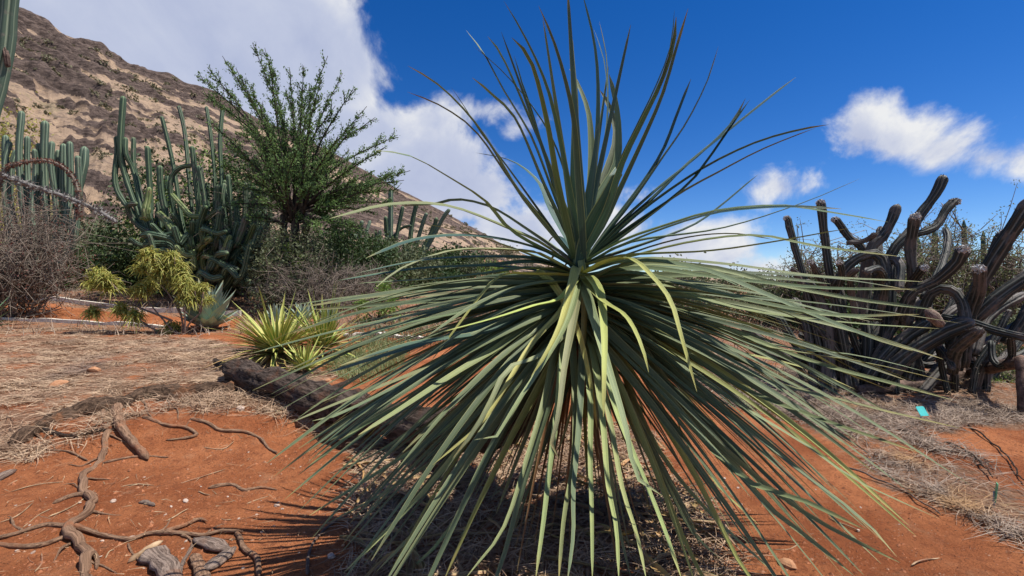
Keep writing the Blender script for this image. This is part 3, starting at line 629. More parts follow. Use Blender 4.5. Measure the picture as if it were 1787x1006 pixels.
# shift so that uv fraction .5-crest logic of the cactus material falls on the crests: crest at index 2 of 4
def stem(parent, px, depth, wpx, mat, dd=0., d_end=None, name='stem', wob=.35, taper=1., rough=.06, gbase=False, seg=None):
    """ribbed stem along photo pixels at a distance; wpx = width in pixels there"""
    n = len(px); d1 = depth + dd if d_end is None else d_end
    ds = np.linspace(depth, d1, n)
    p3 = np.array([P(u, v, d) for (u, v), d in zip(px, ds)])
    if n > 2: p3[1:-1] += rng.normal(size=(n - 2, 3)) * .012 * depth * wob * np.array([.3, 1, .3])
    r = wpx * .5 / F * np.mean(ds)
    dense = catmull(p3, 90); L = sdist(dense); m = seg or int(np.clip(L / (r * 1.5), 7, 22)); k0 = max(0.3, 1 - 1.25 * r / L)
    x = np.r_[np.linspace(0, k0, m), k0 + (1 - k0) * np.array([.3, .55, .75, .9, .985])]; sd = np.linspace(0, 1, 90)
    p = np.stack([np.interp(x, sd, dense[:, k]) for k in range(3)], 1); s = x
    rr = r * (1.0 + .05 * np.sin(s * L / r * .9 + rng.uniform(0, 6))) * np.interp(s, [0, .15, 1], [taper * .9, taper, 1])
    tt_ = np.clip((s - k0) / (1 - k0), 0, 1); rr = rr * np.sqrt(np.clip(1 - tt_ ** 2, .03, 1))
    # finish with a denser rounded tip
    return tube_obj(name, p, rr, mat, parent, ns=28, prof=RIB7, rough=rough, rs=5. / max(r, .02) * .1, seed=int(rng.integers(1000)), twist=rng.uniform(-.4, .4))

# --- big green columnar cactus clump left of the tree
D1 = 15.0
cact = thing('columnar_cactus', 'big dense clump of dark green columnar cactus beside the feathery tree', 'cactus', P(340, 522, D1))
CA = [([(300, 505), (262, 420), (242, 365), (216, 303), (213, 255), (215, 168)], 10, 0), ([(290, 500), (250, 400), (208, 330), (205, 260), (203, 238)], 9, 0), ([(300, 490), (255, 390), (228, 300), (222, 270), (219, 240)], 8, 0),
      ([(300, 480), (270, 400), (262, 340), (257, 255)], 9, 0), ([(310, 490), (262, 400), (240, 330), (236, 290), (233, 240)], 8, .3), ([(320, 480), (296, 400), (283, 340), (279, 289)], 10, -.2), ([(360, 480), (352, 400), (346, 367), (335, 255)], 9, 0),
      ([(340, 480), (318, 390), (304, 322), (297, 274), (282, 203)], 7, .3), ([(345, 470), (330, 320), (319, 229), (312, 185)], 7, .8), ([(370, 470), (375, 330), (369, 243), (360, 186)], 6, .8), ([(380, 470), (386, 330), (383, 248), (389, 186)], 7, .8),
      ([(370, 490), (362, 420), (358, 370), (347, 289)], 10, -.2), ([(385, 490), (382, 420), (378, 363), (381, 322)], 11, -.3), ([(390, 480), (392, 400), (390, 350), (392, 320)], 9, .1), ([(330, 440), (312, 400), (300, 330), (306, 300), (322, 291), (335, 290)], 8, 0),
      ([(400, 490), (405, 420), (402, 360), (398, 305)], 8, .2), ([(410, 490), (420, 430), (425, 370), (428, 318)], 8, .3), ([(420, 490), (440, 430), (448, 380), (455, 330)], 8, .4), ([(405, 500), (418, 440), (415, 390), (412, 350)], 9, -.2), ([(415, 490), (450, 420), (465, 360), (468, 300)], 8, .5),
      ([(276, 372), (290, 388), (303, 400), (320, 424), (340, 446)], 13, -.9), ([(345, 440), (352, 400), (356, 378), (360, 360)], 10, -.9), ([(300, 340), (318, 360), (330, 375), (355, 378)], 9, -.6), ([(345, 392), (365, 382), (389, 362)], 9, -.9), ([(351, 379), (362, 400), (383, 414), (388, 445)], 10, -1.),
      ([(397, 445), (404, 459), (393, 482)], 12, -1.1), ([(404, 455), (421, 473), (436, 498)], 9, -1.1), ([(385, 430), (410, 445), (433, 464)], 11, -1.), ([(393, 482), (420, 495), (450, 512)], 9, -1.1), ([(410, 470), (430, 455), (452, 428)], 11, -.8), ([(395, 440), (420, 420), (445, 400)], 10, -.6),
      ([(440, 500), (448, 460), (442, 430)], 10, -.8), ([(290, 420), (250, 400), (232, 385), (223, 361), (240, 355)], 9, -.3), ([(300, 440), (262, 430), (240, 428), (226, 416)], 8, -.3), ([(345, 450), (355, 430), (368, 415)], 12, -1.2), ([(330, 440), (334, 417), (336, 386)], 9, -1.), ([(310, 420), (312, 390), (300, 372)], 9, -.6),
      ([(360, 515), (350, 470), (342, 430), (340, 400)], 12, -.5), ([(370, 515), (368, 470), (374, 430)], 11, -.6), ([(350, 515), (330, 470), (312, 430), (300, 400)], 12, -.3), ([(345, 515), (318, 480), (290, 440), (270, 400)], 12, 0.), ([(375, 515), (395, 480), (410, 450)], 13, -.7), ([(365, 515), (390, 500), (408, 480)], 13, -.9)]
for k, (px, wp, dd) in enumerate(CA):
    stem(cact, px, D1 + dd * .4, wp, M['cactus_yellow'] if k in (20, 22, 34) else M['cactus_green'], dd=dd * .8)
stem(cact, [(258, 386), (254, 372), (258, 350), (261, 327)], D1 - 1.3, 11, M['cactus_yellow'])
stem(cact, [(245, 380), (254, 378), (260, 362)], D1 - 1.3, 9, M['cactus_yellow'])
for k in range(34):
    bu = rng.uniform(290, 440); bv = rng.uniform(400, 480); sg = 1 if bu > 350 else -1; ln = rng.uniform(25, 60)
    stem(cact, [(350 + (bu - 350) * .7, bv + 25), (bu, bv), (bu + sg * ln * .5, bv + rng.uniform(-8, 18)), (bu + sg * ln * .9, bv - rng.uniform(-25, 45))], D1 - rng.uniform(.2, 1.4), rng.uniform(8, 12), M['cactus_green'] if k % 6 else M['cactus_yellow'], dd=-rng.uniform(.1, .6))
for k in range(34):
    bu = rng.uniform(285, 440); tu = bu + (bu - 350) * rng.uniform(.1, .5) + rng.normal() * 8; tv = rng.uniform(300, 420); dz = rng.uniform(.2, 1.8)
    stem(cact, [(350 + (bu - 350) * .5, 516), (bu, 470), ((bu + tu) / 2 + rng.normal() * 8, (470 + tv) / 2), (tu, tv)], D1 + dz, rng.uniform(7, 10), M['cactus_green'], dd=rng.uniform(-.3, .8))
# --- pale fluted cactus by the left edge
D2 = 15.5
cact2 = thing('columnar_cactus', 'pale green fluted cactus columns rising behind the bare spiny shrub', 'cactus', P(70, 520, D2))
for px, wp in [([(70, 500), (45, 400), (36, 280), (38, 194)], 10), ([(75, 500), (60, 380), (48, 300), (48, 238)], 9), ([(80, 500), (80, 380), (76, 290), (79, 211)], 12), ([(70, 500), (30, 400), (12, 300), (10, 236)], 10), ([(70, 500), (20, 420), (14, 300), (18, 248)], 8), ([(90, 500), (95, 380), (90, 290), (91, 247)], 9),
               ([(90, 500), (112, 400), (114, 340), (111, 251)], 11), ([(92, 500), (118, 400), (122, 340), (122, 247)], 10), ([(83, 397), (108, 386), (125, 361), (140, 330), (147, 290), (148, 256)], 14), ([(95, 500), (128, 420), (136, 340), (136, 272)], 10), ([(100, 470), (124, 430), (125, 382)], 10), ([(75, 453), (104, 450), (117, 430), (121, 400)], 13),
               ([(70, 500), (58, 380), (58, 300), (60, 260)], 9), ([(65, 500), (25, 380), (26, 310), (28, 262)], 9), ([(80, 500), (68, 380), (68, 300), (67, 250)], 9), ([(85, 500), (100, 380), (101, 320), (102, 262)], 9), ([(60, 500), (62, 450), (70, 400)], 10), ([(55, 500), (50, 440), (60, 390)], 12), ([(90, 495), (84, 470), (88, 440)], 10), ([(60, 505), (30, 480), (18, 440)], 11)]:
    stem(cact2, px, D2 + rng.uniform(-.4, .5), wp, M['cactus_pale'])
# --- tall near column cut by the frame's corner
cact3 = thing('columnar_cactus', 'single tall grey green cactus column rising past the hillside', 'cactus', P(-75, 560, 9.))
stem(cact3, [(-75, 556), (-48, 380), (-20, 210), (3, 100), (24, -30), (40, -110)], 9., 27, M['cactus_pale'])
stem(cact3, [(-60, 300), (-30, 130), (-2, 78), (12, 95), (14, 118)], 9., 9, M['deadcactus'], name='dry_arm')
# --- far cactus clump beyond the tree
D4 = 22.
cact4 = thing('columnar_cactus', 'grey green cactus clump far behind the tree at the foot of the hill', 'cactus', P(690, 498, D4))
for px, wp in [([(690, 490), (680, 430), (682, 330)], 9), ([(690, 480), (675, 420), (673, 378)], 8), ([(640, 480), (625, 425), (632, 385)], 7), ([(640, 480), (640, 420), (646, 385)], 6), ([(690, 470), (640, 425), (605, 405)], 6), ([(700, 490), (712, 440), (718, 390), (727, 355)], 8), ([(705, 490), (720, 440), (738, 385), (745, 372)], 7),
               ([(705, 495), (730, 450), (755, 395), (762, 380)], 8), ([(710, 490), (740, 440), (772, 385), (785, 365)], 7), ([(650, 490), (655, 440), (657, 405)], 6), ([(660, 490), (660, 440), (663, 402)], 6), ([(690, 420), (698, 395), (703, 360)], 7), ([(640, 490), (612, 450), (590, 420)], 7), ([(680, 420), (700, 396), (718, 394)], 5), ([(700, 495), (708, 460), (705, 425)], 7), ([(665, 490), (668, 450), (672, 420)], 6)]:
    stem(cact4, px, D4 + rng.uniform(-.8, .8), wp, M['cactus_pale'] if rng.random() < .4 else M['cactus_green'])

# --- old dry cactus thicket on the other side
D5 = 6.0
old = thing('old_cactus', 'sprawling old cactus thicket with dark shaggy arms and pale woolly tips', 'cactus', G(1540, 680))
OA = [([(1440, 640), (1420, 560), (1403, 483), (1387, 432), (1373, 378)], 14, .2), ([(1480, 640), (1465, 540), (1452, 480), (1441, 415), (1432, 350)], 17, 0), ([(1540, 520), (1506, 439), (1480, 414), (1457, 380)], 15, .1), ([(1500, 560), (1519, 441), (1546, 407), (1567, 357)], 20, -.1),
      ([(1478, 424), (1510, 420), (1530, 408)], 11, -.2), ([(1520, 480), (1528, 435), (1537, 396)], 14, .2), ([(1520, 560), (1553, 446), (1585, 405), (1609, 375), (1631, 336), (1647, 306)], 20, 0), ([(1594, 410), (1631, 398), (1651, 366), (1669, 348)], 17, 0), ([(1580, 570), (1590, 490), (1595, 430), (1598, 374)], 20, -.3),
      ([(1570, 560), (1591, 512), (1635, 490), (1665, 459), (1682, 430)], 23, -.5), ([(1680, 640), (1692, 551), (1702, 500), (1709, 464)], 23, -.5), ([(1660, 620), (1690, 560), (1730, 470), (1765, 410), (1805, 345)], 30, -.6), ([(1730, 470), (1738, 440), (1750, 404)], 16, -.2), ([(1605, 560), (1626, 514), (1657, 507), (1679, 529), (1688, 575)], 20, -.4),
      ([(1690, 570), (1715, 540), (1760, 505), (1815, 470)], 28, -.3), ([(1540, 670), (1578, 628), (1644, 582), (1700, 560)], 32, -.5), ([(1510, 665), (1540, 630), (1580, 595), (1622, 562)], 27, -.2), ([(1664, 648), (1668, 618), (1682, 594), (1712, 575)], 25, -.8), ([(1645, 553), (1700, 565), (1745, 580), (1800, 592)], 18, -.8),
      ([(1730, 596), (1738, 628), (1752, 640), (1768, 625), (1765, 588)], 14, -.5), ([(1625, 590), (1645, 615), (1664, 645)], 13, -.4), ([(1440, 690), (1442, 600), (1425, 520), (1400, 490)], 24, .1), ([(1480, 690), (1470, 600), (1465, 540), (1455, 480)], 26, .2), ([(1505, 690), (1510, 600), (1512, 520), (1518, 460)], 24, .3), ([(1545, 690), (1548, 600), (1550, 520), (1556, 460)], 24, .2),
      ([(1455, 500), (1485, 458), (1520, 442), (1545, 462), (1548, 505)], 22, -.3), ([(1530, 490), (1552, 455), (1570, 464), (1568, 510)], 17, -.4), ([(1445, 520), (1428, 480), (1414, 455)], 13, -.2), ([(1460, 510), (1468, 480), (1464, 455)], 13, -.3), ([(1585, 500), (1602, 482), (1614, 464)], 16, -.4), ([(1400, 500), (1393, 480), (1382, 468)], 12, 0),
      ([(1460, 690), (1500, 640), (1560, 560), (1600, 520)], 26, .3), ([(1580, 690), (1590, 620), (1610, 560), (1618, 520)], 25, .3), ([(1420, 680), (1412, 610), (1400, 560), (1385, 520)], 18, .3), ([(1600, 690), (1650, 640), (1720, 600), (1790, 560)], 24, .3), ([(1500, 690), (1480, 640), (1440, 590), (1420, 560)], 18, .1),
      ([(1700, 620), (1730, 560), (1770, 520), (1800, 515)], 18, .3), ([(1755, 600), (1790, 540), (1812, 480)], 22, 0), ([(1640, 560), (1660, 540), (1690, 530), (1720, 545)], 15, .2), ([(1535, 560), (1540, 500), (1530, 470), (1510, 475)], 15, -.5), ([(1495, 560), (1490, 510), (1480, 480), (1498, 470)], 14, -.4), ([(1610, 520), (1640, 470), (1655, 420), (1650, 400)], 14, .6)]
tips = []
for k, (px, wp, dd) in enumerate(OA):
    o = stem(old, px, D5 + dd * .3, wp * .84, M['cactus_old'] if k % 4 else M['cactus_old'], dd=dd, name='arm', rough=.3)
    tips.append((px[-1], D5 + dd * 1.3, wp))
for k in (0, 1, 2, 8, 12, 27, 28, 29, 9, 7, 10):
    (u, v), d, wp = tips[k]; r = wp * .42 / F * d
    cc = P(u, v + wp * .28, d); r *= .82; k_ = 120; V, q = diamonds(cc + unit(rng.normal(size=(k_, 3))) * r * np.array([1.05, 1.05, .9]) + [0, 0, r * .1], np.full(k_, r * .8), .5); mesh_obj('woolly_tip', local(V, old), q, M['wool'], old, smooth=False)
for k in range(44):
    bu = rng.uniform(1410, 1740); h0 = rng.uniform(500, 640); lean = rng.normal() * 60
    stem(old, [(bu, 690), (bu + lean * .3, 640), (bu + lean, (640 + h0) / 2), (bu + lean * 1.6, h0)], D5 + rng.uniform(-.1, .9), rng.uniform(9, 15), M['cactus_old'], dd=rng.uniform(-.3, .5), name='arm', rough=.3)
# shaggy remains of spines and bark along the arms: too fine to pick apart
ev = [o for o in COL.objects if o.parent == old and o.name.startswith('arm')]; pts_ = []
for o in ev:
    co = np.empty(len(o.data.vertices) * 3, np.float32); o.data.vertices.foreach_get('co', co); co = co.reshape(-1, 3)[:-2]; pts_.append(co[rng.integers(0, len(co), 110)])
pts_ = np.vstack(pts_); V, q = diamonds(pts_, np.full(len(pts_), .03), .3); o = mesh_obj('spines', V, q, M['twig'], old, smooth=False); o['kind'] = 'stuff'
# broken pieces and fallen stems of the thicket
tag(tube_obj('broken_cactus_stem', [P(1618, 540, 5.0), P(1628, 552, 4.98), P(1643, 568, 4.95)], [.035, .055, .04], M['oldwood'], ns=14, prof=1 + .12 * np.sin(np.arange(14) * 3), rough=.3, rs=20), 'short pale broken cactus piece caught among the dark arms', 'cactus stem')
gl = [G(1490, 668), G(1560, 664), G(1650, 661), G(1720, 660)]
lg = [G(1500, 690, .06), G(1600, 682, .09), G(1690, 668, .14), P(1782, 632, 5.3)]
tag(tube_obj('fallen_cactus_stem', catmull(lg, 24), np.interp(np.linspace(0, 1, 24), [0, .5, 1], [.06, .075, .06]), M['deadcactus'], ns=18, prof=1 + .12 * np.cos(np.arange(18) * 2 * PI / 18 * 6), rough=.3, rs=8), 'brown fallen cactus stem lying below the thicket, propped on a stake', 'log')
pb = G(1795, 728); tag(tube_obj('wooden_stake', catmull([pb + [0, 0, -.1], P(1790, 690, pb[1]), P(1783, 625, 5.28)], 12), np.linspace(.075, .06, 12), M['deadcactus'], ns=12, rough=.3, rs=10), 'thick dark brown stake under the end of the fallen stem', 'stake')

# --- slender blue-green columns behind the thicket, each a plant of its own
SLB = ['slender blue green cactus column just shorter than its tallest neighbour behind the thicket', 'tallest slender blue green cactus column behind the thicket', 'slender blue green cactus column standing between the tallest one and the leaning arm', 'stubby blue green cactus column showing between the highest thicket arms', 'blue green cactus column rising behind the curved side arm of the thicket', 'low blue green cactus column behind the thickest leaning arm']
for u, v0, v1, wp in [(1655, 500, 392, 7), (1686, 500, 384, 8), (1720, 500, 403, 7), (1606, 480, 415, 8), (1634, 480, 400, 9), (1762, 500, 440, 8)]:
    bd = 15.5; bu = u + 5; gpt = P(bu, 506, bd); gpt[2] = ground0(gpt[0], gpt[1])
    th = thing('slender_cactus', SLB.pop(0), 'cactus', gpt, 'slender cactus columns behind the thicket')
    top = P(u - 4, v1, bd); 
    mbs = catmull([gpt - [0, 0, .1], (gpt + top) / 2 + rng.normal(size=3) * .04, top], 16); rr = wp * .5 / F * bd * np.interp(np.linspace(0, 1, 16), [0, .9, .97, 1], [1, 1, .75, .25])
    tube_obj('stem', mbs, rr, M['cactus_blue'], th, ns=28, prof=ribs(7, .2), rough=.03, rs=3)

# ------------------------------------------------------------------ shrubs and trees
def bush(name, label, cat, u, vb, vt, d, wpx, mat, n, leaf, group=None, twmat=None, gaps=.5, nst=14, up=.3, clump=.16, depth_f=1.):
    base = P(u, vb, d); base[2] = float(ground0(base[0], d)); hgt = max((vb - vt) / F * d, .1); top = CH - (vt - CV) / F * d; hgt = max(top - base[2], .15); rx = wpx * .5 / F * d
    root = thing(name, label, cat, base, group)
    nc = max(10, int(n / 90)); cs = []
    while len(cs) < nc:
        q = rng.uniform(-1, 1, 3); r = np.linalg.norm(q * [1, 1, .9])
        if .35 < r < 1 and rng.random() < r: cs.append(q)
    cs = np.array(cs); cc = base + np.stack([cs[:, 0] * rx, cs[:, 1] * rx * depth_f, (cs[:, 2] * .5 + .5) * hgt], 1)
    cc[:, 2] -= hgt * .18 * np.clip(np.hypot(cs[:, 0], cs[:, 1]), 0, 1) ** 2
    mb = MB()
    for k in range(min(nst, nc)):
        e = cc[k]; mid = base + (e - base) * .5 + rng.normal(size=3) * rx * .08 - np.array([0, 0, .05 * hgt]); p = catmull([base + rng.normal(size=3) * [rx * .1, rx * .1, 0] - [0, 0, .05], mid, e], 7)
        tube(mb, p, np.linspace(.035, .008, 7) * max(.25, hgt / 2.4), ns=5)
    mb.obj('stems', twmat or M['twig'], root)
    per = int(n * 1.35 / nc); cen = np.repeat(cc, per, 0) + rng.normal(size=(nc * per, 3)) * np.array([rx, rx * depth_f, hgt * .6]) * clump
    cen[:, 2] = np.maximum(cen[:, 2], base[2] + .02)
    V, q = diamonds(cen, np.full(len(cen), leaf * 1.3), .55, up)
    o = mesh_obj('foliage', local(V, root), q, mat, root, smooth=False)
    return root
def brush(name, label, cat, u, vb, vt, d, wpx, mat, n, group=None, leafmat=None, nl=0, r0=.012, droop=.3, leaf=.05):
    """tangle of bare twigs"""
    base = P(u, vb, d); base[2] = float(ground0(base[0], d)); top = CH - (vt - CV) / F * d; hgt = max(top - base[2], .2); rx = wpx * .5 / F * d
    root = thing(name, label, cat, base, group); mb = MB(); ends = []
    for k in range(n):
        a = rng.uniform(0, 2 * PI); rr = rx * math.sqrt(rng.random()); e = base + np.array([math.cos(a) * rr, math.sin(a) * rr * .7, hgt * rng.uniform(.25, 1.) * (1 - .35 * (rr / rx) ** 2)])
        st = base + np.array([math.cos(a) * rr * .3, math.sin(a) * rr * .3, hgt * .25 * rng.random()]) if k > 8 else base - [0, 0, .05]
        pts = [st] + [st + (e - st) * f + rng.normal(size=3) * hgt * .07 for f in (.3, .6, .85)] + [e + rng.normal(size=3) * hgt * .06 - np.array([0, 0, droop * hgt * .2])]
        p = catmull(pts, 8); tube(mb, p, np.linspace(r0, r0 * .25, 8) * rng.uniform(.5, 1.3), ns=4, cap=False)
        for j in range(3):
            i = rng.integers(3, 8); q0 = p[i]; q1 = q0 + rng.normal(size=3) * hgt * .13; q2 = q1 + rng.normal(size=3) * hgt * .08
            tube(mb, [q0, q1, q2], np.array([.4, .3, .15]) * r0, ns=3, cap=False); ends += [q1, q2]
        ends.append(e)
    mb.obj('twigs', mat, root)
    if nl:
        E = np.array(ends); cen = E[rng.integers(0, len(E), nl)] + rng.normal(size=(nl, 3)) * hgt * .022
        V, q = diamonds(cen, np.full(nl, leaf), .5); mesh_obj('foliage', local(V, root), q, leafmat, root, smooth=False)
    return root

# --- the feathery tree
DT = 14.0
tb = P(512, 508, DT); tb[2] = float(ground0(tb[0], DT)) - .05
tree = thing('feathery_tree', 'vase shaped feathery tree with long leafy branches and dark twisted trunk', 'tree', tb)
crot = P(512, 385, DT)
mbt = MB()
for (u0, u1, u2) in ((505, 500, 496), (515, 512, 516), (524, 530, 540)):
    tube(mbt, catmull([tb + [(u0 - 512) * .016, 0, 0], P(u1, 460, DT), P(u1 + rng.normal() * 3, 420, DT + rng.normal() * .15), P(u2, 375, DT + rng.normal() * .2)], 14), np.linspace(.16, .09, 14), ns=16, rough=.8, rs=4, seed=int(u0))
mbt.obj('trunk', M['treebark'], tree)
TIPS = [(345, 132, .4), (362, 118, -.6), (388, 98, .3), (412, 120, -.9), (441, 76, 0), (462, 84, .8), (470, 110, -1), (505, 118, .6), (530, 115, -.4), (572, 98, .2), (560, 140, -1.2), (598, 128, .9), (616, 156, -.2), (640, 186, .5), (620, 215, -1.2), (655, 205, 1.), (694, 236, .2), (670, 258, -.9), (716, 298, 0), (690, 300, .9), (660, 320, -1.2),
        (700, 330, .4), (640, 345, -.4), (600, 330, 1.3), (380, 180, .9), (370, 215, -.8), (395, 250, .3), (420, 225, -1.5), (385, 290, -.3), (410, 320, 1.), (440, 180, 1.6), (500, 160, 1.8), (545, 190, -1.7), (590, 240, -1.9), (470, 240, -1.9), (520, 260, -2.1), (630, 280, 1.6), (440, 300, -1.6), (560, 320, -2.0), (610, 360, -.9), (455, 345, -.7), (650, 300, -.3), (430, 140, -.4), (540, 150, .9), (585, 185, -.1), (490, 200, -.3), (660, 372, .5), (690, 355, -.8), (620, 395, -1.2), (585, 385, .9), (640, 410, .2), (430, 380, -.8), (400, 355, .6), (705, 315, -.4), (575, 275, .6), (610, 262, 1.1), (600, 415, -.5), (350, 160, 0.2), (560, 400, -1.4)]
cen, dirs = [], []
for (u, v, dd) in TIPS:
    e = P(u, v, DT + dd); st = P(512 + (u - 512) * .08 + rng.normal() * 5, 372 + rng.uniform(-12, 20), DT + dd * .1)
    rise = np.array([0, 0, .16 * np.linalg.norm(e - st) * (1 if v > 150 else -.4)])
    low = v > 270
    mid = st + (e - st) * .45 + (np.array([0, 0, .12]) if low else -np.array([(e - st)[0] * .1, 0, -.12 * abs((e - st)[2])])) + rng.normal(size=3) * .08
    p = catmull([st, mid, e], 18); mb = MB(); L = sdist(p)
    tube(mb, p, np.linspace(.045, .008, 18), ns=6, rough=.2, rs=8)
    T = unit(np.gradient(p, axis=0))
    for j in range(int(15 * L / 2.5) + 5):
        f = rng.uniform(.2, .97); i = int(f * 17); q0 = p[i]; side = unit(rng.normal(size=3)); side = unit(side - T[i] * (side @ T[i]))
        ln = (.7 - .45 * f) * rng.uniform(.6, 1.25); d = unit(T[i] * 1.25 + side * .8 + np.array([0, 0, .28]))
        q1 = q0 + d * ln * .5; q2 = q1 + unit(d + np.array([0, 0, .15]) + rng.normal(size=3) * .2) * ln * .5
        tube(mb, [q0, q1, q2], [.012, .009, .004], ns=4, cap=False)
        m = int(36 * ln) + 6; s = rng.random(m)[:, None]; c = np.where(s < .5, q0 + (q1 - q0) * s * 2, q1 + (q2 - q1) * (s * 2 - 1)) + rng.normal(size=(m, 3)) * .04
        cen.append(c); dirs.append(np.tile(d, (m, 1)))
    m = int(46 * L); s = rng.uniform(.35, 1, m); k = (s * 17).astype(int); cen.append(p[k] + rng.normal(size=(m, 3)) * .04); dirs.append(T[k])
    mb.obj('limb', M['treebark'], tree)
cen, dirs = np.vstack(cen), np.vstack(dirs)
V, q = diamonds(cen, np.full(len(cen), .07), .5, dirs=dirs + rng.normal(size=dirs.shape) * .5)
mesh_obj('crown', local(V, tree), q, M['leaf_tree'], tree, smooth=False)

# --- shrubs, near the cactus, under the tree, along the foot of the hill
bush('leafy_climber', 'yellow green leafy bush rambling over the tall cactus stems', 'bush', 355, 480, 225, 17.4, 200, M['leaf_bright'], 3000, .085, gaps=.6, clump=.13)
brush('thorn_bush', 'dark twiggy thorn bush filling the gap between cactus clump and tree', 'bush', 440, 515, 300, 14.8, 130, M['twig'], 70, leafmat=M['leaf_dark'], nl=2600, r0=.012, leaf=.07)
for (u, vb, vt, d, wpx, mat, n, lf, lab) in [
    (512, 525, 402, 13.0, 150, 'leaf_olive', 5200, .06, 'grey olive bush hiding the foot of the feathery tree'),
    (600, 520, 395, 15.5, 170, 'leaf_dark', 6000, .08, 'tall dark bush below the low branches of the tree'),
    (690, 525, 425, 18.5, 150, 'leaf_olive', 5000, .09, 'olive bush around the base of the far cactus clump'),
    (770, 520, 432, 24., 140, 'leaf_dark', 4600, .12, 'dark green bush at the toe of the ridge'),
    (300, 500, 300, 17.5, 210, 'leaf_dark', 7000, .10, 'tall dark bush standing behind the big cactus clump'),
    (420, 510, 290, 16.8, 150, 'leaf_dark', 5600, .09, 'dark leafy bush between cactus clump and tree'),
    (150, 520, 380, 24., 200, 'leaf_olive', 6500, .12, 'tall olive bush on the slope behind the path'),
    (110, 520, 425, 19., 130, 'leaf_dark', 5200, .10, 'low dark green bush spreading between the path and pale cactus'),
    (190, 520, 398, 21., 170, 'leaf_olive', 6500, .10, 'wide olive green bush behind the white edged path'),
    (245, 515, 440, 17.5, 110, 'leaf_dark', 4200, .09, 'dark green bush tucked against the foot of the big cactus clump'),
    (40, 520, 460, 18.5, 110, 'leaf_dark', 3600, .09, 'shaded green bush below the bare spiny shrub'),
    (470, 520, 420, 17., 110, 'leaf_dark', 3600, .09, 'dark bush at the foot of the feathery tree trunk'),
    (560, 505, 405, 24., 150, 'leaf_olive', 5000, .12, 'olive bush showing beyond the tree trunk'),
    (600, 520, 470, 14.5, 90, 'leaf_olive', 2600, .07, 'small grey green bush under the tree branches'),
    (515, 520, 432, 13.4, 80, 'leaf_bright', 1500, .07, 'small yellow green bush in front of the tree trunk'),
    (660, 520, 440, 16., 120, 'leaf_dark', 3200, .09, 'dark low bush in front of the far cactus clump'),
    (810, 520, 452, 30., 150, 'leaf_bright', 4600, .16, 'bright green bush at the end of the rocky ridge'),
    (660, 560, 488, 11.5, 70, 'leaf_bright', 1300, .05, 'light green weedy bush beside the striped agaves'),
    (25, 300, 178, 30., 130, 'leaf_yellow', 2600, .16, 'thin yellow green tree on the lower hillside'),
    (760, 545, 478, 20., 130, 'leaf_dark', 3600, .11, 'dark shrub half hidden behind the long strap leaves'),
    (1180, 545, 505, 26., 170, 'leaf_dark', 4000, .14, 'low dark hedge like shrub far behind the rosette'),
    (1380, 560, 492, 14., 170, 'leaf_olive', 4600, .08, 'grey green shrub behind the base of the old thicket'),
    (1480, 580, 470, 12., 170, 'leaf_dark', 4600, .07, 'dark shrub filling the back of the old cactus thicket'),
    (1720, 620, 545, 8.5, 180, 'leaf_olive', 4200, .05, 'dull green shrub under the leaning cactus arms')]:
    bush('shrub' if 'tree' not in lab.split(' on ')[0].split('green ')[-1] else 'small_tree', lab, 'bush', u, vb, vt, d, wpx, M[mat], n, lf, twmat=M['treebark'] if u != 25 else M['twig'])
for lo, hi, d0, d1, n_, lab, grp in [(380, 900, 18, 40, 16, 'dull green shrub in the scrub belt at the foot of the hill', 'shrubs along the foot of the hill'), (1150, 1830, 13, 34, 18, 'dry grey green shrub in the scrub belt behind the thicket', 'shrubs in the belt behind the thicket'), (-20, 330, 19, 34, 9, 'grey green shrub on the slope between the cactus clumps', 'shrubs between the cactus clumps')]:
    for k in range(n_):
        d = d0 + (d1 - d0) * (k + .5) / n_; u = lo + (hi - lo) * ((k * .618034) % 1); hm_ = rng.uniform(.8, 1.9); vb_ = 520
        gz = float(ground0((u - CU) / F * d, d)); vt_ = CV - (gz + hm_ - CH) / d * F
        bush('shrub', lab, 'bush', u, vb_, vt_, d, rng.uniform(1.8, 3.4) / d * F, M[['leaf_olive', 'leaf_dark', 'leaf_scrub'][k % 3]], 1500, .09, grp, twmat=M['twig'])
# lacy thorn trees behind the thicket
for (u, vt, wpx, d, n, lab) in [(1480, 405, 210, 12.5, 1500, 'lacy grey green thorn tree behind the slimmest thicket arms'), (1640, 385, 210, 13., 2600, 'lacy yellow green thorn tree round the slender cactus columns'), (1770, 415, 150, 12., 1400, 'thin lacy thorn tree behind the thickest leaning arm'), (1395, 440, 110, 13.5, 800, 'wispy bluish thorn bush at the thin end of the thicket')]:
    brush('thorn_tree', lab, 'tree', u, 560, vt, d, wpx, M['twig'], int(wpx * .9), leafmat=M['leaf_weed'], nl=n * 6, r0=.03, droop=-.2, leaf=.05)
# far palm-like trees by the horizon
for (u, vt, vb, wpx, d, lab) in [(1310, 474, 520, 56, 42., 'round headed palm like tree on the horizon behind the strap leaves'), (1352, 500, 560, 40, 24., 'drooping dark green palm like plant nearer than the horizon tree'), (1285, 478, 515, 26, 60., 'tiny distant palm with thin trunk against the clouds')]:
    base = P(u, vb, d); base[2] = float(ground0(base[0], d)); top = P(u, vt + wpx * .35, d); th = thing('distant_palm', lab, 'palm', base)
    tube_obj('trunk', catmull([base - [0, 0, .1], (base + top) / 2 + [.03, 0, 0], top], 8), np.linspace(.22, .13, 8) * d / 42, M['treebark'], th, ns=7)
    k = 700; az = rng.uniform(0, 2 * PI, k); el = rng.uniform(-.5, 1.3, k); R = wpx * .5 / F * d
    V, q = blades(np.tile(top, (k, 1)), az, el, rng.uniform(.7, 1.1, k) * R, np.full(k, R * .07), rng.uniform(.2, .7, k)); mesh_obj('crown', local(V, th), q, M['leaf_olive'], th, smooth=False)
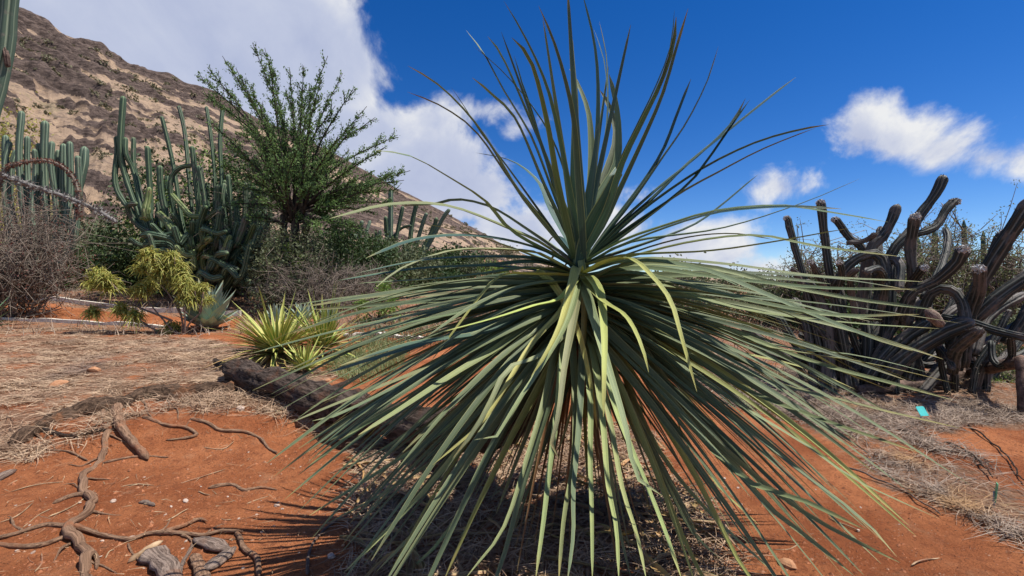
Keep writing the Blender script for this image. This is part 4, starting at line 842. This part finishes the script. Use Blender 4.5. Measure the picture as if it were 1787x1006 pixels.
# --- grey brush heap under the tree
brush('dead_brush', 'tangled heap of grey dead brush under the feathery tree', 'brush', 545, 530, 425, 12.6, 190, M['twig'], 240, r0=.013, droop=.6)
brush('dead_brush', 'smaller heap of dead twigs left of the far cactus clump', 'brush', 640, 525, 440, 13.6, 120, M['twig'], 110, r0=.012, droop=.6)
# --- bare spiny shrub at the left edge with arching branches
brush('spiny_shrub', 'bare grey spiny shrub with reddish leaves near the path', 'shrub', 22, 520, 300, 12., 200, M['twig'], 240, leafmat=M['leaf_red'], nl=2600, r0=.016, leaf=.05)
def spiny(label, px, d, wp, mat, spm, n):
    p = catmull([P(u, v, d) for u, v in px], 44); r = wp * .5 / F * d; root = thing('spiny_branch', label, 'branch', p[0])
    tube_obj('stem', p, np.linspace(r, r * .7, 44), mat, root, ns=10, rough=.3, rs=30)
    T = unit(np.gradient(p, axis=0)); i = rng.integers(0, 44, n); s = unit(rng.normal(size=(n, 3))); s = unit(s - T[i] * np.sum(s * T[i], 1)[:, None])
    V, q = diamonds(p[i] + s * r * 1.3 + T[i] * rng.uniform(-.5, .5, (n, 1)) * sdist(p) / 44, np.full(n, r * 1.5), .35, dirs=s * 2); mesh_obj('spines', local(V, root), q, spm, root, smooth=False)
spiny('long grey spiny branch slanting down over the hillside', [(-60, 520), (-50, 400), (-30, 300), (0, 305), (60, 326), (130, 350), (175, 370), (203, 388)], 10.5, 9, M['ocotillo'], M['ocotillo'], 900)
spiny('dark red leafy branch arching over in front of the pale cactus', [(-40, 520), (-20, 400), (5, 305), (30, 287), (80, 281), (115, 296), (135, 328), (138, 380)], 11., 6, M['twig'], M['leaf_red'], 1500)
# --- a pale dead branch standing behind the far edging
mb = MB(); d = 13.6
for px in ([(72, 522), (60, 490), (45, 475)], [(102, 522), (92, 500), (70, 482), (64, 475)], [(60, 490), (50, 430), (34, 418)], [(45, 475), (30, 440), (35, 420), (60, 425), (130, 421)], [(60, 490), (30, 465), (0, 462)], [(110, 424), (90, 430)]):
    p = catmull([P(u, v, d) for u, v in px], 10); tube(mb, p, np.linspace(.03, .012, 10), ns=6)
tag(mb.obj('dead_branch', M['ocotillo']), 'pale bare forked branch standing behind the far path edging', 'branch')

# ------------------------------------------------------------------ path edging
def edging(label, pts, h, th):
    p = catmull([G(u, v) for u, v in pts], 30); T = unit(np.gradient(p, axis=0)); S = unit(np.cross(T, [0, 0, 1.])); n = len(p)
    V = []; wob = rng.normal(size=n) * .012
    for i in range(n):
        z0 = float(ground0(p[i][0], p[i][1])); 
        for sx, zz in ((-.5, -.08), (.5, -.08), (.5, h + wob[i]), (-.5, h + wob[i])): V.append([p[i][0] + S[i][0] * sx * th, p[i][1] + S[i][1] * sx * th, z0 + zz])
    f = [(4 * i + a, 4 * i + (a + 1) % 4, 4 * i + 4 + (a + 1) % 4, 4 * i + 4 + a) for i in range(n - 1) for a in range(4)] + [(3, 2, 1, 0), tuple(4 * (n - 1) + a for a in range(4))]
    o = mesh_obj('path_edging', V, f, M['whitewood'], smooth=False); return tag(o, label, 'edging')
edging('whitish edging board along the far side of the red path', [(-260, 512), (0, 519), (140, 532), (300, 546), (420, 552)], .12, .10)
edging('cream edging board along the near side of the red path', [(-260, 542), (0, 557), (140, 565), (290, 573)], .07, .10)
edging('short pale edging board across the red strip behind the strap leaves', [(600, 589), (650, 586), (720, 592), (800, 596)], .06, .09)

# ------------------------------------------------------------------ agaves and the yellow-headed shrub
def agave(name, label, base, n, L, w, col, mat, e_lo=.15, e_hi=1.4, chan=.3, peak=.4, base_w=.7, bendy=.1, drymix=0., cat='agave', tipw=.1):
    root = thing(name, label, cat, base)
    for k in range(n):
        f = (k + .5) / n; az = k * 2.39996 + rng.normal() * .12; e = e_lo + (e_hi - e_lo) * (1 - f) ** .9 * 1. + rng.normal() * (.2 if mat is M['stripe'] else .06)
        ln = L * (.72 + .28 * math.sin(PI * min(1, f + .25))) * (rng.uniform(.55, 1.12) if mat is M['stripe'] else rng.uniform(.85, 1.1))
        d = np.array([math.cos(az) * math.cos(e), math.sin(az) * math.cos(e), math.sin(e)]); st = base + np.array([math.cos(az), math.sin(az), 0]) * .03 * L + [0, 0, (.12 if mat is M['stripe'] else .04) * L]
        pts = [st + d * ln * t_ + np.array([0, 0, (-bendy + .16 * (mat is not M['stripe'])) * ln * t_ * t_ * math.cos(e)]) for t_ in (0, .35, .7, 1)]
        pts = [np.array([a[0], a[1], max(a[2], float(ground0(a[0], a[1])) + .015 + .03 * rng.random())]) for a in pts]
        c = col * rng.uniform(.85, 1.15)
        if f > 1 - drymix and rng.random() < .7: c = np.array([.33, .2, .09]) * rng.uniform(.6, 1.2)
        strap('leaf', root, pts, w * rng.uniform(.85, 1.15), c, mat if c[0] < c[1] * 1.2 else M['strap'], rng.uniform(-.15, .15), chan, base_w, 9, d, peak, tip=tipw)
    return root
AG = np.array([.27, .345, .29])
ab = P(362, 574, 10.5); ab[2] = float(ground0(ab[0], ab[1]))
agave('broad_leaved_agave', 'large grey blue agave with broad pointed leaves beside the red path', ab, 46, .98, .25, AG, M['strap'], .12, 1.45, peak=.5, base_w=.55, bendy=0., tipw=.05)
for (u, vv, d, L, lab) in [(482, 556, 11.2, .52, 'small pale grey agave behind the striped agave clump'), (530, 556, 11.4, .5, 'small pale grey agave nearer the dead brush heap'), (575, 560, 11.0, .42, 'small grey agave at the edge of the light green weeds')]:
    bb = P(u, vv, d); bb[2] = float(ground0(bb[0], bb[1])); agave('small_agave', lab, bb, 34, L, .1, AG * 1.05, M['strap'], .15, 1.4, peak=.45, base_w=.6, bendy=0.)
bb = P(-48, 548, 9.6); bb[2] = float(ground0(bb[0], bb[1])); agave('broad_leaved_agave', 'green agave whose leaf tips reach in beside the red path', bb, 26, .85, .13, np.array([.12, .2, .11]), M['strap'], .1, 1.3, peak=.4, bendy=.05)
SG = np.array([.16, .25, .05])
def at(u, v, lift=0.): return G(u, v, lift)
agave('striped_agave', 'large yellow and green striped agave behind the fallen trunk', at(484, 636), 220, 1.08, .075, SG, M['stripe'], .05, 1.05, .25, .3, .6, .34, .5)
agave('striped_agave', 'medium striped agave with fresher green leaves beside the largest one', at(565, 626), 95, 1.0, .075, SG * np.array([.75, 1., .9]), M['stripe'], .1, 1.35, .25, .3, .6, .28, .3)
agave('striped_agave', 'small low striped agave growing against the fallen trunk', at(532, 654), 44, .55, .05, SG, M['stripe'], -.1, 1.3, .25, .35, .6, .08, .05)
# shrub with yellow-green whorled heads on bare stems
sb = P(322, 590, 9.8); sb[2] = float(ground0(sb[0], sb[1]))
kl = thing('whorl_headed_shrub', 'spindly shrub with bare pale stems and yellow green whorled heads', 'shrub', sb); DK = 9.8
HD = [(262, 438, 16), (285, 462, 16), (300, 442, 13), (248, 462, 14), (275, 475, 13), (312, 460, 14), (305, 483, 17), (318, 478, 15), (172, 472, 15), (190, 490, 17), (160, 492, 13), (184, 480, 13), (246, 500, 17), (260, 490, 14), (162, 540, 14), (212, 535, 15), (232, 545, 17), (300, 566, 17), (335, 505, 16), (352, 498, 13), (342, 520, 12), (325, 515, 15), (365, 520, 9), (318, 492, 14)]
JN = [(322, 590), (300, 560), (280, 530), (258, 520), (320, 540), (290, 500), (200, 520), (335, 545), (250, 568), (300, 520)]
mb = MB()
for px in ([(322, 592), (316, 550), (300, 505), (285, 478), (270, 450)], [(322, 592), (322, 545), (308, 500), (305, 450)], [(318, 592), (300, 575), (262, 530), (255, 500)], [(316, 592), (262, 572), (225, 548)], [(300, 560), (230, 530), (195, 495), (175, 480)], [(225, 548), (190, 535), (165, 535)], [(320, 592), (330, 565), (350, 545), (342, 525), (340, 508)], [(350, 545), (355, 510)], [(318, 590), (305, 575)], [(316, 550), (292, 510), (250, 470)], [(322, 545), (318, 500), (314, 465)], [(350, 545), (330, 520)], [(262, 572), (232, 550)], [(195, 495), (190, 485), (160, 495)]):
    tube(mb, catmull([P(u, v, DK + rng.normal() * .05) for u, v in px], 12), np.linspace(.022, .011, 12), ns=6, rough=.2, rs=20)
mb.obj('stems', M['oldwood'], kl)
for (u, v, r) in HD:
    c = P(u, v, DK + rng.normal() * .1); R = r * 1.3 / F * DK; k = 260; az = rng.uniform(0, 2 * PI, k); el = rng.uniform(-.3, 1.4, k)
    V, q = blades(np.tile(c - [0, 0, R * .3], (k, 1)) + rng.normal(size=(k, 3)) * R * .25, az, el, rng.uniform(.6, 1.05, k) * R, np.full(k, R * .12), rng.uniform(.4, 1.1, k), 2)
    mesh_obj('leaf_head', local(V, kl), q, M['leaf_yellow'], kl, smooth=False)

# ------------------------------------------------------------------ logs, roots, sticks
def gpath(pts, lift): return np.array([G(u, v, lift) for u, v in pts])
def rootline(name, pts, r0, r1, mat, parent=None, lift=.3, ns=9, rough=.4, amp=.3, n=None, flat=None):
    p = gpath(pts, 0.); p[:, 2] += r0 * lift; L = sdist(p); m = n or int(np.clip(L / .025, 10, 90)); p = catmull(p, m)
    s = np.linspace(0, 1, m); sd = rng.integers(1000); 
    p[:, 0] += amp * r0 * fbm(s * L * 7, sd, 0, 2, 3); p[:, 2] += amp * r0 * fbm(s * L * 8, sd, 5, 2, 4)
    r = (r0 + (r1 - r0) * s) * (1 + .16 * fbm(s * L * 5, sd, 9, 3, 5)) * np.clip(.25 + s * L / r0 * .5, 0, 1) * np.clip(.3 + (1 - s) * L / r0 * .4, 0, 1)
    pf = None if flat is None else 1 / np.sqrt((np.cos(np.linspace(0, 2 * PI, ns, endpoint=False)) / flat) ** 2 + np.sin(np.linspace(0, 2 * PI, ns, endpoint=False)) ** 2)
    return tube_obj(name, p, r, mat, parent, ns=ns, rough=rough, rs=(.9 / r0 * .5 if r0 < .07 else 16.), seed=int(sd), prof=pf)
log2 = thing('rotten_log', 'low crumbling rotten log with roots along the edge of the eroded bank', 'log', G(210, 712))
LG = [(18, 786), (60, 757), (101, 735), (161, 718), (210, 706), (262, 692), (323, 688), (383, 686), (426, 682)]
rootline('log_body', LG, .07, .085, M['rotwood'], log2, lift=.3, ns=30, rough=.45, amp=.5)
rootline('log_strand', [(270, 700), (330, 699), (390, 700), (415, 698)], .03, .035, M['rotwood'], log2, lift=.6, ns=16, rough=.6, amp=.5)
rootline('log_strand', [(150, 728), (200, 716), (236, 708)], .05, .06, M['rotwood'], log2, lift=.7, ns=18, rough=.6, amp=.4)
for (u_, v_) in [(60, 765), (95, 745), (130, 738), (225, 712), (250, 703), (285, 700), (330, 698), (350, 700), (395, 697)]:
    e_ = (u_ + rng.normal() * 30, v_ + rng.uniform(20, 60)); rootline('rootlet', [(u_, v_ - 6), ((u_ + e_[0]) / 2 + rng.normal() * 8, (v_ + e_[1]) / 2), e_], rng.uniform(.009, .018), .004, M['rootbark'], log2, lift=.8, amp=1.5)
tag(rootline('splintered_wood', [(373, 632), (392, 648), (415, 668), (440, 690)], .03, .09, M['bark'], lift=1.0, rough=.6), 'dark splintered wood at the broken end of the fallen trunk', 'wood')
rt = thing('exposed_root', 'long twisting exposed root with side roots running over bare red soil', 'root', G(190, 720))
rootline('root', [(190, 697), (184, 725), (190, 761), (174, 802), (147, 830), (143, 858), (161, 874), (153, 895), (121, 919), (133, 947), (149, 975), (155, 1012), (158, 1060)], .023, .026, M['rootbark'], rt, lift=.45, amp=1.6)
rootline('side_root', [(170, 868), (150, 866), (121, 870), (91, 882)], .019, .014, M['rootbark'], rt, lift=.7)
rootline('side_root', [(117, 923), (81, 919), (40, 931), (0, 943), (-60, 955)], .015, .011, M['rootbark'], rt, lift=.8)
rootline('side_root', [(125, 938), (109, 943), (73, 955), (40, 957), (0, 953), (-60, 945)], .014, .010, M['rootbark'], rt, lift=.6)
rootline('side_root', [(128, 920), (149, 931), (194, 941), (226, 945), (262, 935), (315, 935), (355, 939), (387, 931), (425, 934)], .016, .009, M['rootbark'], rt, lift=.9)
rootline('side_root', [(282, 937), (323, 921), (347, 911), (362, 916)], .014, .008, M['rootbark'], rt, lift=1.2)
rootline('side_root', [(149, 958), (158, 964), (169, 977), (168, 996)], .014, .009, M['rootbark'], rt)
rootline('side_root', [(410, 934), (418, 942), (428, 963), (448, 977), (452, 1010)], .014, .016, M['rootbark'], rt, lift=.9)
for (u_, v_), (e0, e1) in [((190, 761), (240, 772)), ((174, 802), (120, 812)), ((147, 830), (190, 838)), ((143, 858), (100, 850)), ((153, 895), (215, 900)), ((121, 919), (70, 900)), ((133, 947), (95, 985)), ((226, 945), (250, 985)), ((315, 935), (330, 965)), ((355, 939), (400, 915)), ((262, 935), (300, 905)), ((149, 975), (205, 1003)), ((40, 931), (10, 905))]:
    rootline('rootlet', [(u_, v_), ((u_ + e0) / 2 + rng.normal() * 6, (v_ + e1) / 2 + rng.normal() * 5), (e0, e1)], rng.uniform(.006, .011), .003, M['rootbark'], rt, lift=.6, amp=2.)
rootline('side_root', [(190, 720), (175, 740), (150, 752), (118, 760)], .016, .008, M['rootbark'], rt)
for (pts, r0, r1, mt, lab) in [
    ([(202, 712), (206, 735), (214, 755), (234, 779), (258, 806)], .048, .026, 'rootbark', 'thick stubby root dropping from the rotten log onto the soil'),
    ([(250, 729), (290, 745), (323, 749), (343, 761), (315, 768), (290, 770)], .018, .010, 'rootbark', 'hooked brown root below the rotten log'),
    ([(331, 733), (363, 741), (387, 753), (428, 757), (456, 769), (468, 785), (484, 794)], .020, .007, 'rootbark', 'zigzag root tapering towards the shadow of the rosette'),
    ([(73, 773), (77, 785), (121, 791), (153, 806)], .013, .006, 'rootbark', 'thin root beside the eroded end of the rotten log'),
    ([(178, 810), (242, 798), (295, 800)], .011, .006, 'rootbark', 'straight thin root crossing below the stubby root'),
    ([(363, 854), (403, 848), (428, 858), (456, 853), (484, 858)], .016, .007, 'rootbark', 'short wavy root lying alone on open red soil'),
    ([(-40, 862), (0, 838), (26, 824)], .03, .022, 'oldwood', 'grey forked wood end poking in at the soil edge'),
    ([(68, 748), (120, 764), (168, 756), (200, 752)], .022, .012, 'bark', 'dark root under the overhanging bank'),
    ([(560, 690), (610, 668), (650, 640)], .03, .015, 'bark', 'dark dead branch lying behind the fallen trunk')]:
    tag(rootline('exposed_root' if mt == 'rootbark' else 'dead_branch', pts, r0, r1, M[mt], lift=.5), lab, 'root' if mt == 'rootbark' else 'branch')
for (pts, r0, r1, mt, lab) in [
    ([(252, 968), (275, 985), (300, 1010), (312, 1030)], .055, .05, 'oldwood', 'weathered grey bark slab with a torn end'), ([(340, 945), (370, 957), (402, 970)], .04, .03, 'oldwood', 'purplish grey wood chunk touching the long side root'),
    ([(355, 1006), (382, 985), (410, 962)], .035, .028, 'oldwood', 'brown grey wood chunk leaning across the purplish one'), ([(222, 984), (250, 966), (284, 947)], .017, .012, 'litter', 'pale straw coloured stick beside the torn bark slab'),
    ([(310, 1006), (322, 980), (338, 952)], .012, .008, 'oldwood', 'thin grey twig between the wood chunks'), ([(242, 879), (256, 879), (271, 885)], .014, .012, 'oldwood', 'small curled wood chip on open red soil'),
    ([(335, 975), (348, 1000), (356, 1030)], .03, .03, 'rootbark', 'dull brown wood chunk below the side root')]:
    o = rootline('wood_piece', pts, r0, r1, M[mt], lift=.5, ns=16, rough=.75, amp=.3, flat=.5 if r0 > .028 else None); tag(o, lab, 'wood')
tag(rootline('dry_vine', [(537, 1010), (541, 963), (563, 931), (597, 908), (640, 896), (700, 893)], .009, .005, M['oldwood'], lift=1.5, amp=1.), 'long thin dry vine curling through the rosette shadow', 'vine')
for k, (a, c_) in enumerate([((1560, 752), (1625, 792)), ((1625, 792), (1735, 812)), ((1650, 775), (1735, 842)), ((1690, 745), (1790, 850)), ((1480, 822), (1640, 905)), ((1790, 940), (1745, 948))]):
    tag(rootline('dry_stick', [a, ((a[0] + c_[0]) / 2 + 6, (a[1] + c_[1]) / 2 - 8), c_], .008, .004, M['oldwood'] if k > 3 else M['bark'], lift=2.5, amp=2.), ['dark crooked stick close to the teal plant label', 'thin dark stick arching over grey straw', 'dark forked stick resting on grey straw', 'long dry stick across red soil below the thicket', 'long pale stick at the border of straw and soil', 'short white stick past the green plant label'][k], 'stick')
STK = [((85, 905), (165, 856)), ((0, 915), (60, 880)), ((92, 890), (40, 925)), ((315, 845), (395, 820)), ((355, 782), (408, 773)), ((60, 1000), (73, 968)), ((185, 975), (200, 962)), ((208, 850), (270, 848)), ((345, 860), (368, 866)), ((405, 910), (380, 902)), ((20, 860), (110, 842)), ((430, 880), (470, 868)), ((290, 912), (330, 890)), ((1350, 960), (1400, 948)), ((1445, 905), (1500, 930)), ((1590, 990), (1640, 975))]
for a, c_ in STK:
    tag(rootline('straw_stick', [a, ((a[0] + c_[0]) / 2 + rng.normal() * 3, (a[1] + c_[1]) / 2 + rng.normal() * 3), c_], .0045, .003, M['litter'], lift=1., ns=5, amp=1.5), 'thin straw coloured stalk lying on bare red soil', 'stalk', 'stalks lying on the bare soil')

# ------------------------------------------------------------------ stones
def stone_mesh(name, mat, seed):
    u = np.linspace(0, 2 * PI, 10, endpoint=False); v = np.linspace(0, PI, 7); V = []
    for b_ in v:
        for a_ in u: V.append((math.cos(a_) * math.sin(b_), math.sin(a_) * math.sin(b_), math.cos(b_)))
    V = np.array(V); V *= (1 + .38 * fbm(V[:, 0] * 1.3, V[:, 1] * 1.3, V[:, 2] * 1.3, 2, seed))[:, None] * np.array([1, .78, .55])
    i = np.arange(70).reshape(7, 10); q = np.stack([i[:-1], np.roll(i[:-1], -1, 1), np.roll(i[1:], -1, 1), i[1:]], -1).reshape(-1, 4)
    o = mesh_obj(name, V, q, mat, smooth=False); me = o.data; bpy.data.objects.remove(o); return me
SM = [stone_mesh('stone', M['stone'], 3), stone_mesh('stone', M['stone'], 8), stone_mesh('stone', M['redstone'], 12)]
def stone(u, v, r, label, kind, group=None):
    o = bpy.data.objects.new('stone', SM[kind]); COL.objects.link(o); o.location = tuple(G(u, v, r * .2)); o.scale = (r, r, r * rng.uniform(.7, 1.1)); o.rotation_euler = (rng.normal() * .2, rng.normal() * .2, rng.uniform(0, 6)); tag(o, label, 'stone', group)
for (u, v, r, k, lab) in [(198, 876, .022, 1, 'flat pinkish stone near the long exposed root'), (324, 876, .020, 0, 'pale wedge shaped stone on open red soil'), (420, 716, .05, 0, 'large pale stone beside the rotten log'), (578, 972, .026, 1, 'white rounded stone in the rosette shadow'), (687, 842, .026, 1, 'white upright stone under the leaf tips'), (483, 884, .02, 0, 'small grey stone near the edge of the shadow'), (165, 650, .09, 2, 'orange brown rock on the straw slope'), (572, 668, .06, 2, 'orange brown rock just behind the fallen trunk'), (1374, 988, .045, 2, 'dark red clod on the soil beside drooping leaves'), (740, 790, .05, 0, 'yellowish stone under the trunk'), (230, 940, .02, 1, 'knobbly stone beside the side root'), (100, 676, .10, 2, 'low red brown rock ledge in the straw')]:
    stone(u, v, r, lab, k)
for k in range(95):
    if k < 70: u, v = rng.uniform(0, 600), rng.uniform(770, 1000)
    else: u, v = rng.uniform(1150, 1700), rng.uniform(780, 1000)
    stone(u, v, rng.uniform(.005, .012), 'tiny pale pebble scattered on the bare red soil', int(rng.integers(3)), 'pebbles scattered on the bare soil')
# finer grit and clods: beyond counting
n = 30000; y = 1.9 + 5.2 * rng.random(n) ** 1.5; x = rng.uniform(-1.25, 1.25, n) * y; kp = fbm(x * 2, y * 2, 0, 3, 55) + rng.normal(size=n) * .3 > -.1; x, y = x[kp], y[kp]; n = len(x); r = rng.uniform(.002, .007, n) * (1 + (rng.random(n) < .08) * 1.6)
oc = np.array([(1, 0, 0), (0, 1, 0), (-1, 0, 0), (0, -1, 0), (0, 0, 1.)]) * [1, 1, .8]
ang = rng.uniform(0, 6.28, n); V = np.empty((n, 5, 3)); jit = rng.uniform(.6, 1.4, (n, 5, 1)); w5 = oc[None] * jit
V[..., 0] = x[:, None] + r[:, None] * (w5[..., 0] * np.cos(ang)[:, None] - w5[..., 1] * np.sin(ang)[:, None]); V[..., 1] = y[:, None] + r[:, None] * (w5[..., 0] * np.sin(ang)[:, None] + w5[..., 1] * np.cos(ang)[:, None]); V[..., 2] = ground(x, y)[:, None] + r[:, None] * w5[..., 2]
q = (np.arange(n)[:, None, None] * 5 + np.array([(0, 1, 4), (1, 2, 4), (2, 3, 4), (3, 0, 4)])[None]).reshape(-1, 3)
M['clod'] = mottled('soil_clod', (.16, .06, .028), (.42, .165, .078), 30, .95, .3, .004, c3=(.4, .25, .16))
o = mesh_obj('soil_crumbs', V.reshape(-1, 3), q, M['clod'], smooth=False); o['kind'] = 'stuff'; o['label'] = 'loose red soil crumbs and grit'

# ------------------------------------------------------------------ straw, litter, weeds (stuff)
def scatter(poly, n, dens=None):
    P_ = np.array(poly); lo, hi = P_.min(0), P_.max(0); out = np.empty((0, 2))
    while len(out) < n:
        x = rng.uniform(lo[0], hi[0], n * 3); y = rng.uniform(lo[1], hi[1], n * 3); x2 = x + .2 * fbm(x * 1.7, y * 1.7, 0, 3, 31); m = poly_mask(x2, y, poly)
        m &= rng.random(len(x)) < np.clip(np.hypot(x, y) ** -1.1 * 4.5, .05, 1)
        if dens is not None: m &= rng.random(len(x)) < dens(x, y)
        out = np.vstack([out, np.stack([x[m], y[m]], 1)])
    return out[:n]
clumpy = lambda x, y: np.clip(.06 + 1.0 * sstep(-.25, .35, fbm(x * 2.6, y * 2.6, 0, 4, 41)), 0, 1)
def straw(name, label, poly, n, l0, l1, mat, el=(.0, .35), wd=.004, dens=clumpy, az0=None, bend=(.0, .35)):
    xy = scatter(poly, n, dens); z = ground(xy[:, 0], xy[:, 1]) + rng.uniform(.002, .03, n)
    az = rng.uniform(0, 2 * PI, n) if az0 is None else az0 + rng.normal(size=n) * .7 + PI * rng.integers(0, 2, n)
    L = rng.uniform(l0, l1, n); V, q = blades(np.column_stack([xy, z]), az, rng.uniform(*el, n), L, wd * rng.uniform(.6, 1.4, n) * (1 + xy[:, 1] / 9), rng.uniform(*bend, n), 3, rng.normal(size=n) * .25)
    V[:, 2] = np.maximum(V[:, 2], ground(V[:, 0], V[:, 1]) + .002)
    o = mesh_obj(name, V, q, mat, smooth=False); o['kind'] = 'stuff'; o['label'] = label
straw('dry_grass', 'flattened straw coloured dry grass on the slope behind the rotten log', Z_LEFT, 34000, .06, .26, M['straw'], az0=.1)
straw('dry_grass', 'grey straw matted along the border of the red soil', Z_RIGHT, 30000, .07, .26, M['straw_grey'], el=(-.05, .6))
straw('dry_litter', 'fine dry straw and twigs under the rosette', Z_LITTER, 11000, .06, .25, M['straw'], el=(-.05, .5), dens=None)
ZB = gpoly([(-60, 760), (60, 735), (180, 712), (330, 690), (440, 690), (640, 720), (680, 770), (560, 770), (470, 722), (380, 735), (330, 712), (240, 730), (180, 790), (120, 762), (60, 812), (0, 800)])
straw('dry_grass', 'dead grass hanging over the rotten log and bank', ZB, 5200, .06, .26, M['straw'], el=(-.2, .7), dens=clumpy)
ZN = gpoly([(-100, 800), (500, 740), (640, 800), (600, 1100), (-300, 1100)]); straw('dry_litter', 'sparse straw bits on the bare red soil', ZN, 420, .03, .12, M['litter'], el=(0, .05), wd=.003, dens=None)
ZF = [(-16, 9.6), (-1, 9.), (1.5, 7.), (14, 7.2), (30, 26), (-24, 26)]
straw('dry_grass', 'tall dry grass and stalks growing among the far shrubs', ZF, 16000, .15, .5, M['straw_grey'], el=(.2, 1.4), wd=.006, dens=lambda x, y: (1 - soft(Z_PATH, x, y, .2)) * (1 - soft(Z_PATH2, x, y, .1)))
ZW = gpoly([(575, 640), (600, 610), (660, 600), (720, 605), (700, 650), (640, 672), (590, 662)])
straw('weeds', 'soft light green weeds behind the fallen trunk', ZW, 2600, .06, .24, M['leaf_weed'], el=(.3, 1.4), wd=.007, dens=None)
ZW2 = gpoly([(600, 600), (620, 560), (700, 545), (900, 550), (900, 600), (700, 612)])
straw('weeds', 'pale grass in front of the short edging board', ZW2, 3500, .08, .22, M['leaf_olive'], el=(.2, 1.4), wd=.008, dens=None)
ZW3 = gpoly([(1690, 650), (1740, 638), (1800, 640), (1800, 668), (1700, 672)])
straw('weeds', 'low green weeds under the propped fallen stem', ZW3, 1200, .04, .12, M['leaf_bright'], el=(.2, 1.3), wd=.006, dens=None)
# fallen dried strap leaves under the rosette, each one lying loose
xy = scatter(Z_LITTER, 150)
for k, (x, y) in enumerate(xy):
    az = rng.uniform(0, 2 * PI); L = rng.uniform(.25, .8); d = np.array([math.cos(az), math.sin(az), 0]); sd = np.array([-d[1], d[0], 0]); cv = rng.normal() * .25
    pts = []
    for t_ in np.linspace(-.5, .5, 6):
        c = np.array([x, y, 0]) + d * L * t_ + sd * cv * L * (t_ * t_ * 2); c[2] = float(ground0(c[0], c[1])) + .012 + .05 * rng.random() * (1 - abs(t_)); pts.append(c)
    root = np.array([x, y, float(ground0(x, y))])
    o = strap('fallen_leaf', thing('fallen_leaf_tmp', 'x', 'x', root), pts, rng.uniform(.018, .042), np.array([.40, .27, .15]) * rng.uniform(.45, 1.25) * np.array([1, rng.uniform(.8, 1.05), rng.uniform(.7, 1.1)]), M['strap'], rng.normal() * 1.2, .45, .8, 8, d)
    tmp = o.parent; o.parent = None; o.location = tmp.location; bpy.data.objects.remove(tmp)
    tag(o, 'dried tan strap leaf lying in the litter under the rosette', 'dead leaf', 'dried leaves fallen under the rosette')

# ------------------------------------------------------------------ plant labels
def plate(name, parent, c, wd, hg, th, yaw, tilt, mat):
    m = []
    for sx, sz in ((-1, -1), (1, -1), (1, .8), (.8, 1), (-.8, 1), (-1, .8)): m.append((sx * wd / 2, sz * hg / 2))
    V = [(a, -th / 2, b_) for a, b_ in m] + [(a, th / 2, b_) for a, b_ in m]; n = len(m)
    f = [tuple(range(n)), tuple(range(2 * n - 1, n - 1, -1))] + [((i + 1) % n, i, i + n, (i + 1) % n + n) for i in range(n)]
    o = mesh_obj(name, V, f, mat, parent, smooth=False); o.location = c; o.rotation_euler = (tilt, 0, yaw); return o
for (u, v, wd, hg, hh, yaw, tilt, mt, lab) in [(1609, 742, .09, .095, .13, .15, -.6, 'tag_teal', 'square teal plastic plant label on a short stake before the thicket'), (1738, 888, .05, .115, .10, .95, .1, 'tag_green', 'narrow green plastic plant label standing in grey straw')]:
    g = G(u, v); th = thing('plant_label', lab, 'plant label', g)
    plate('label_plate', th, (0, 0, hh), wd, hg, .004, yaw, tilt, M[mt])
    mb = MB(); tube(mb, [g + [0, .012, -.05], g + [0, .012, hh * .5], g + [0, .012, hh]], [.006, .006, .005], ns=6); mb.obj('stake', M['metal'], th)
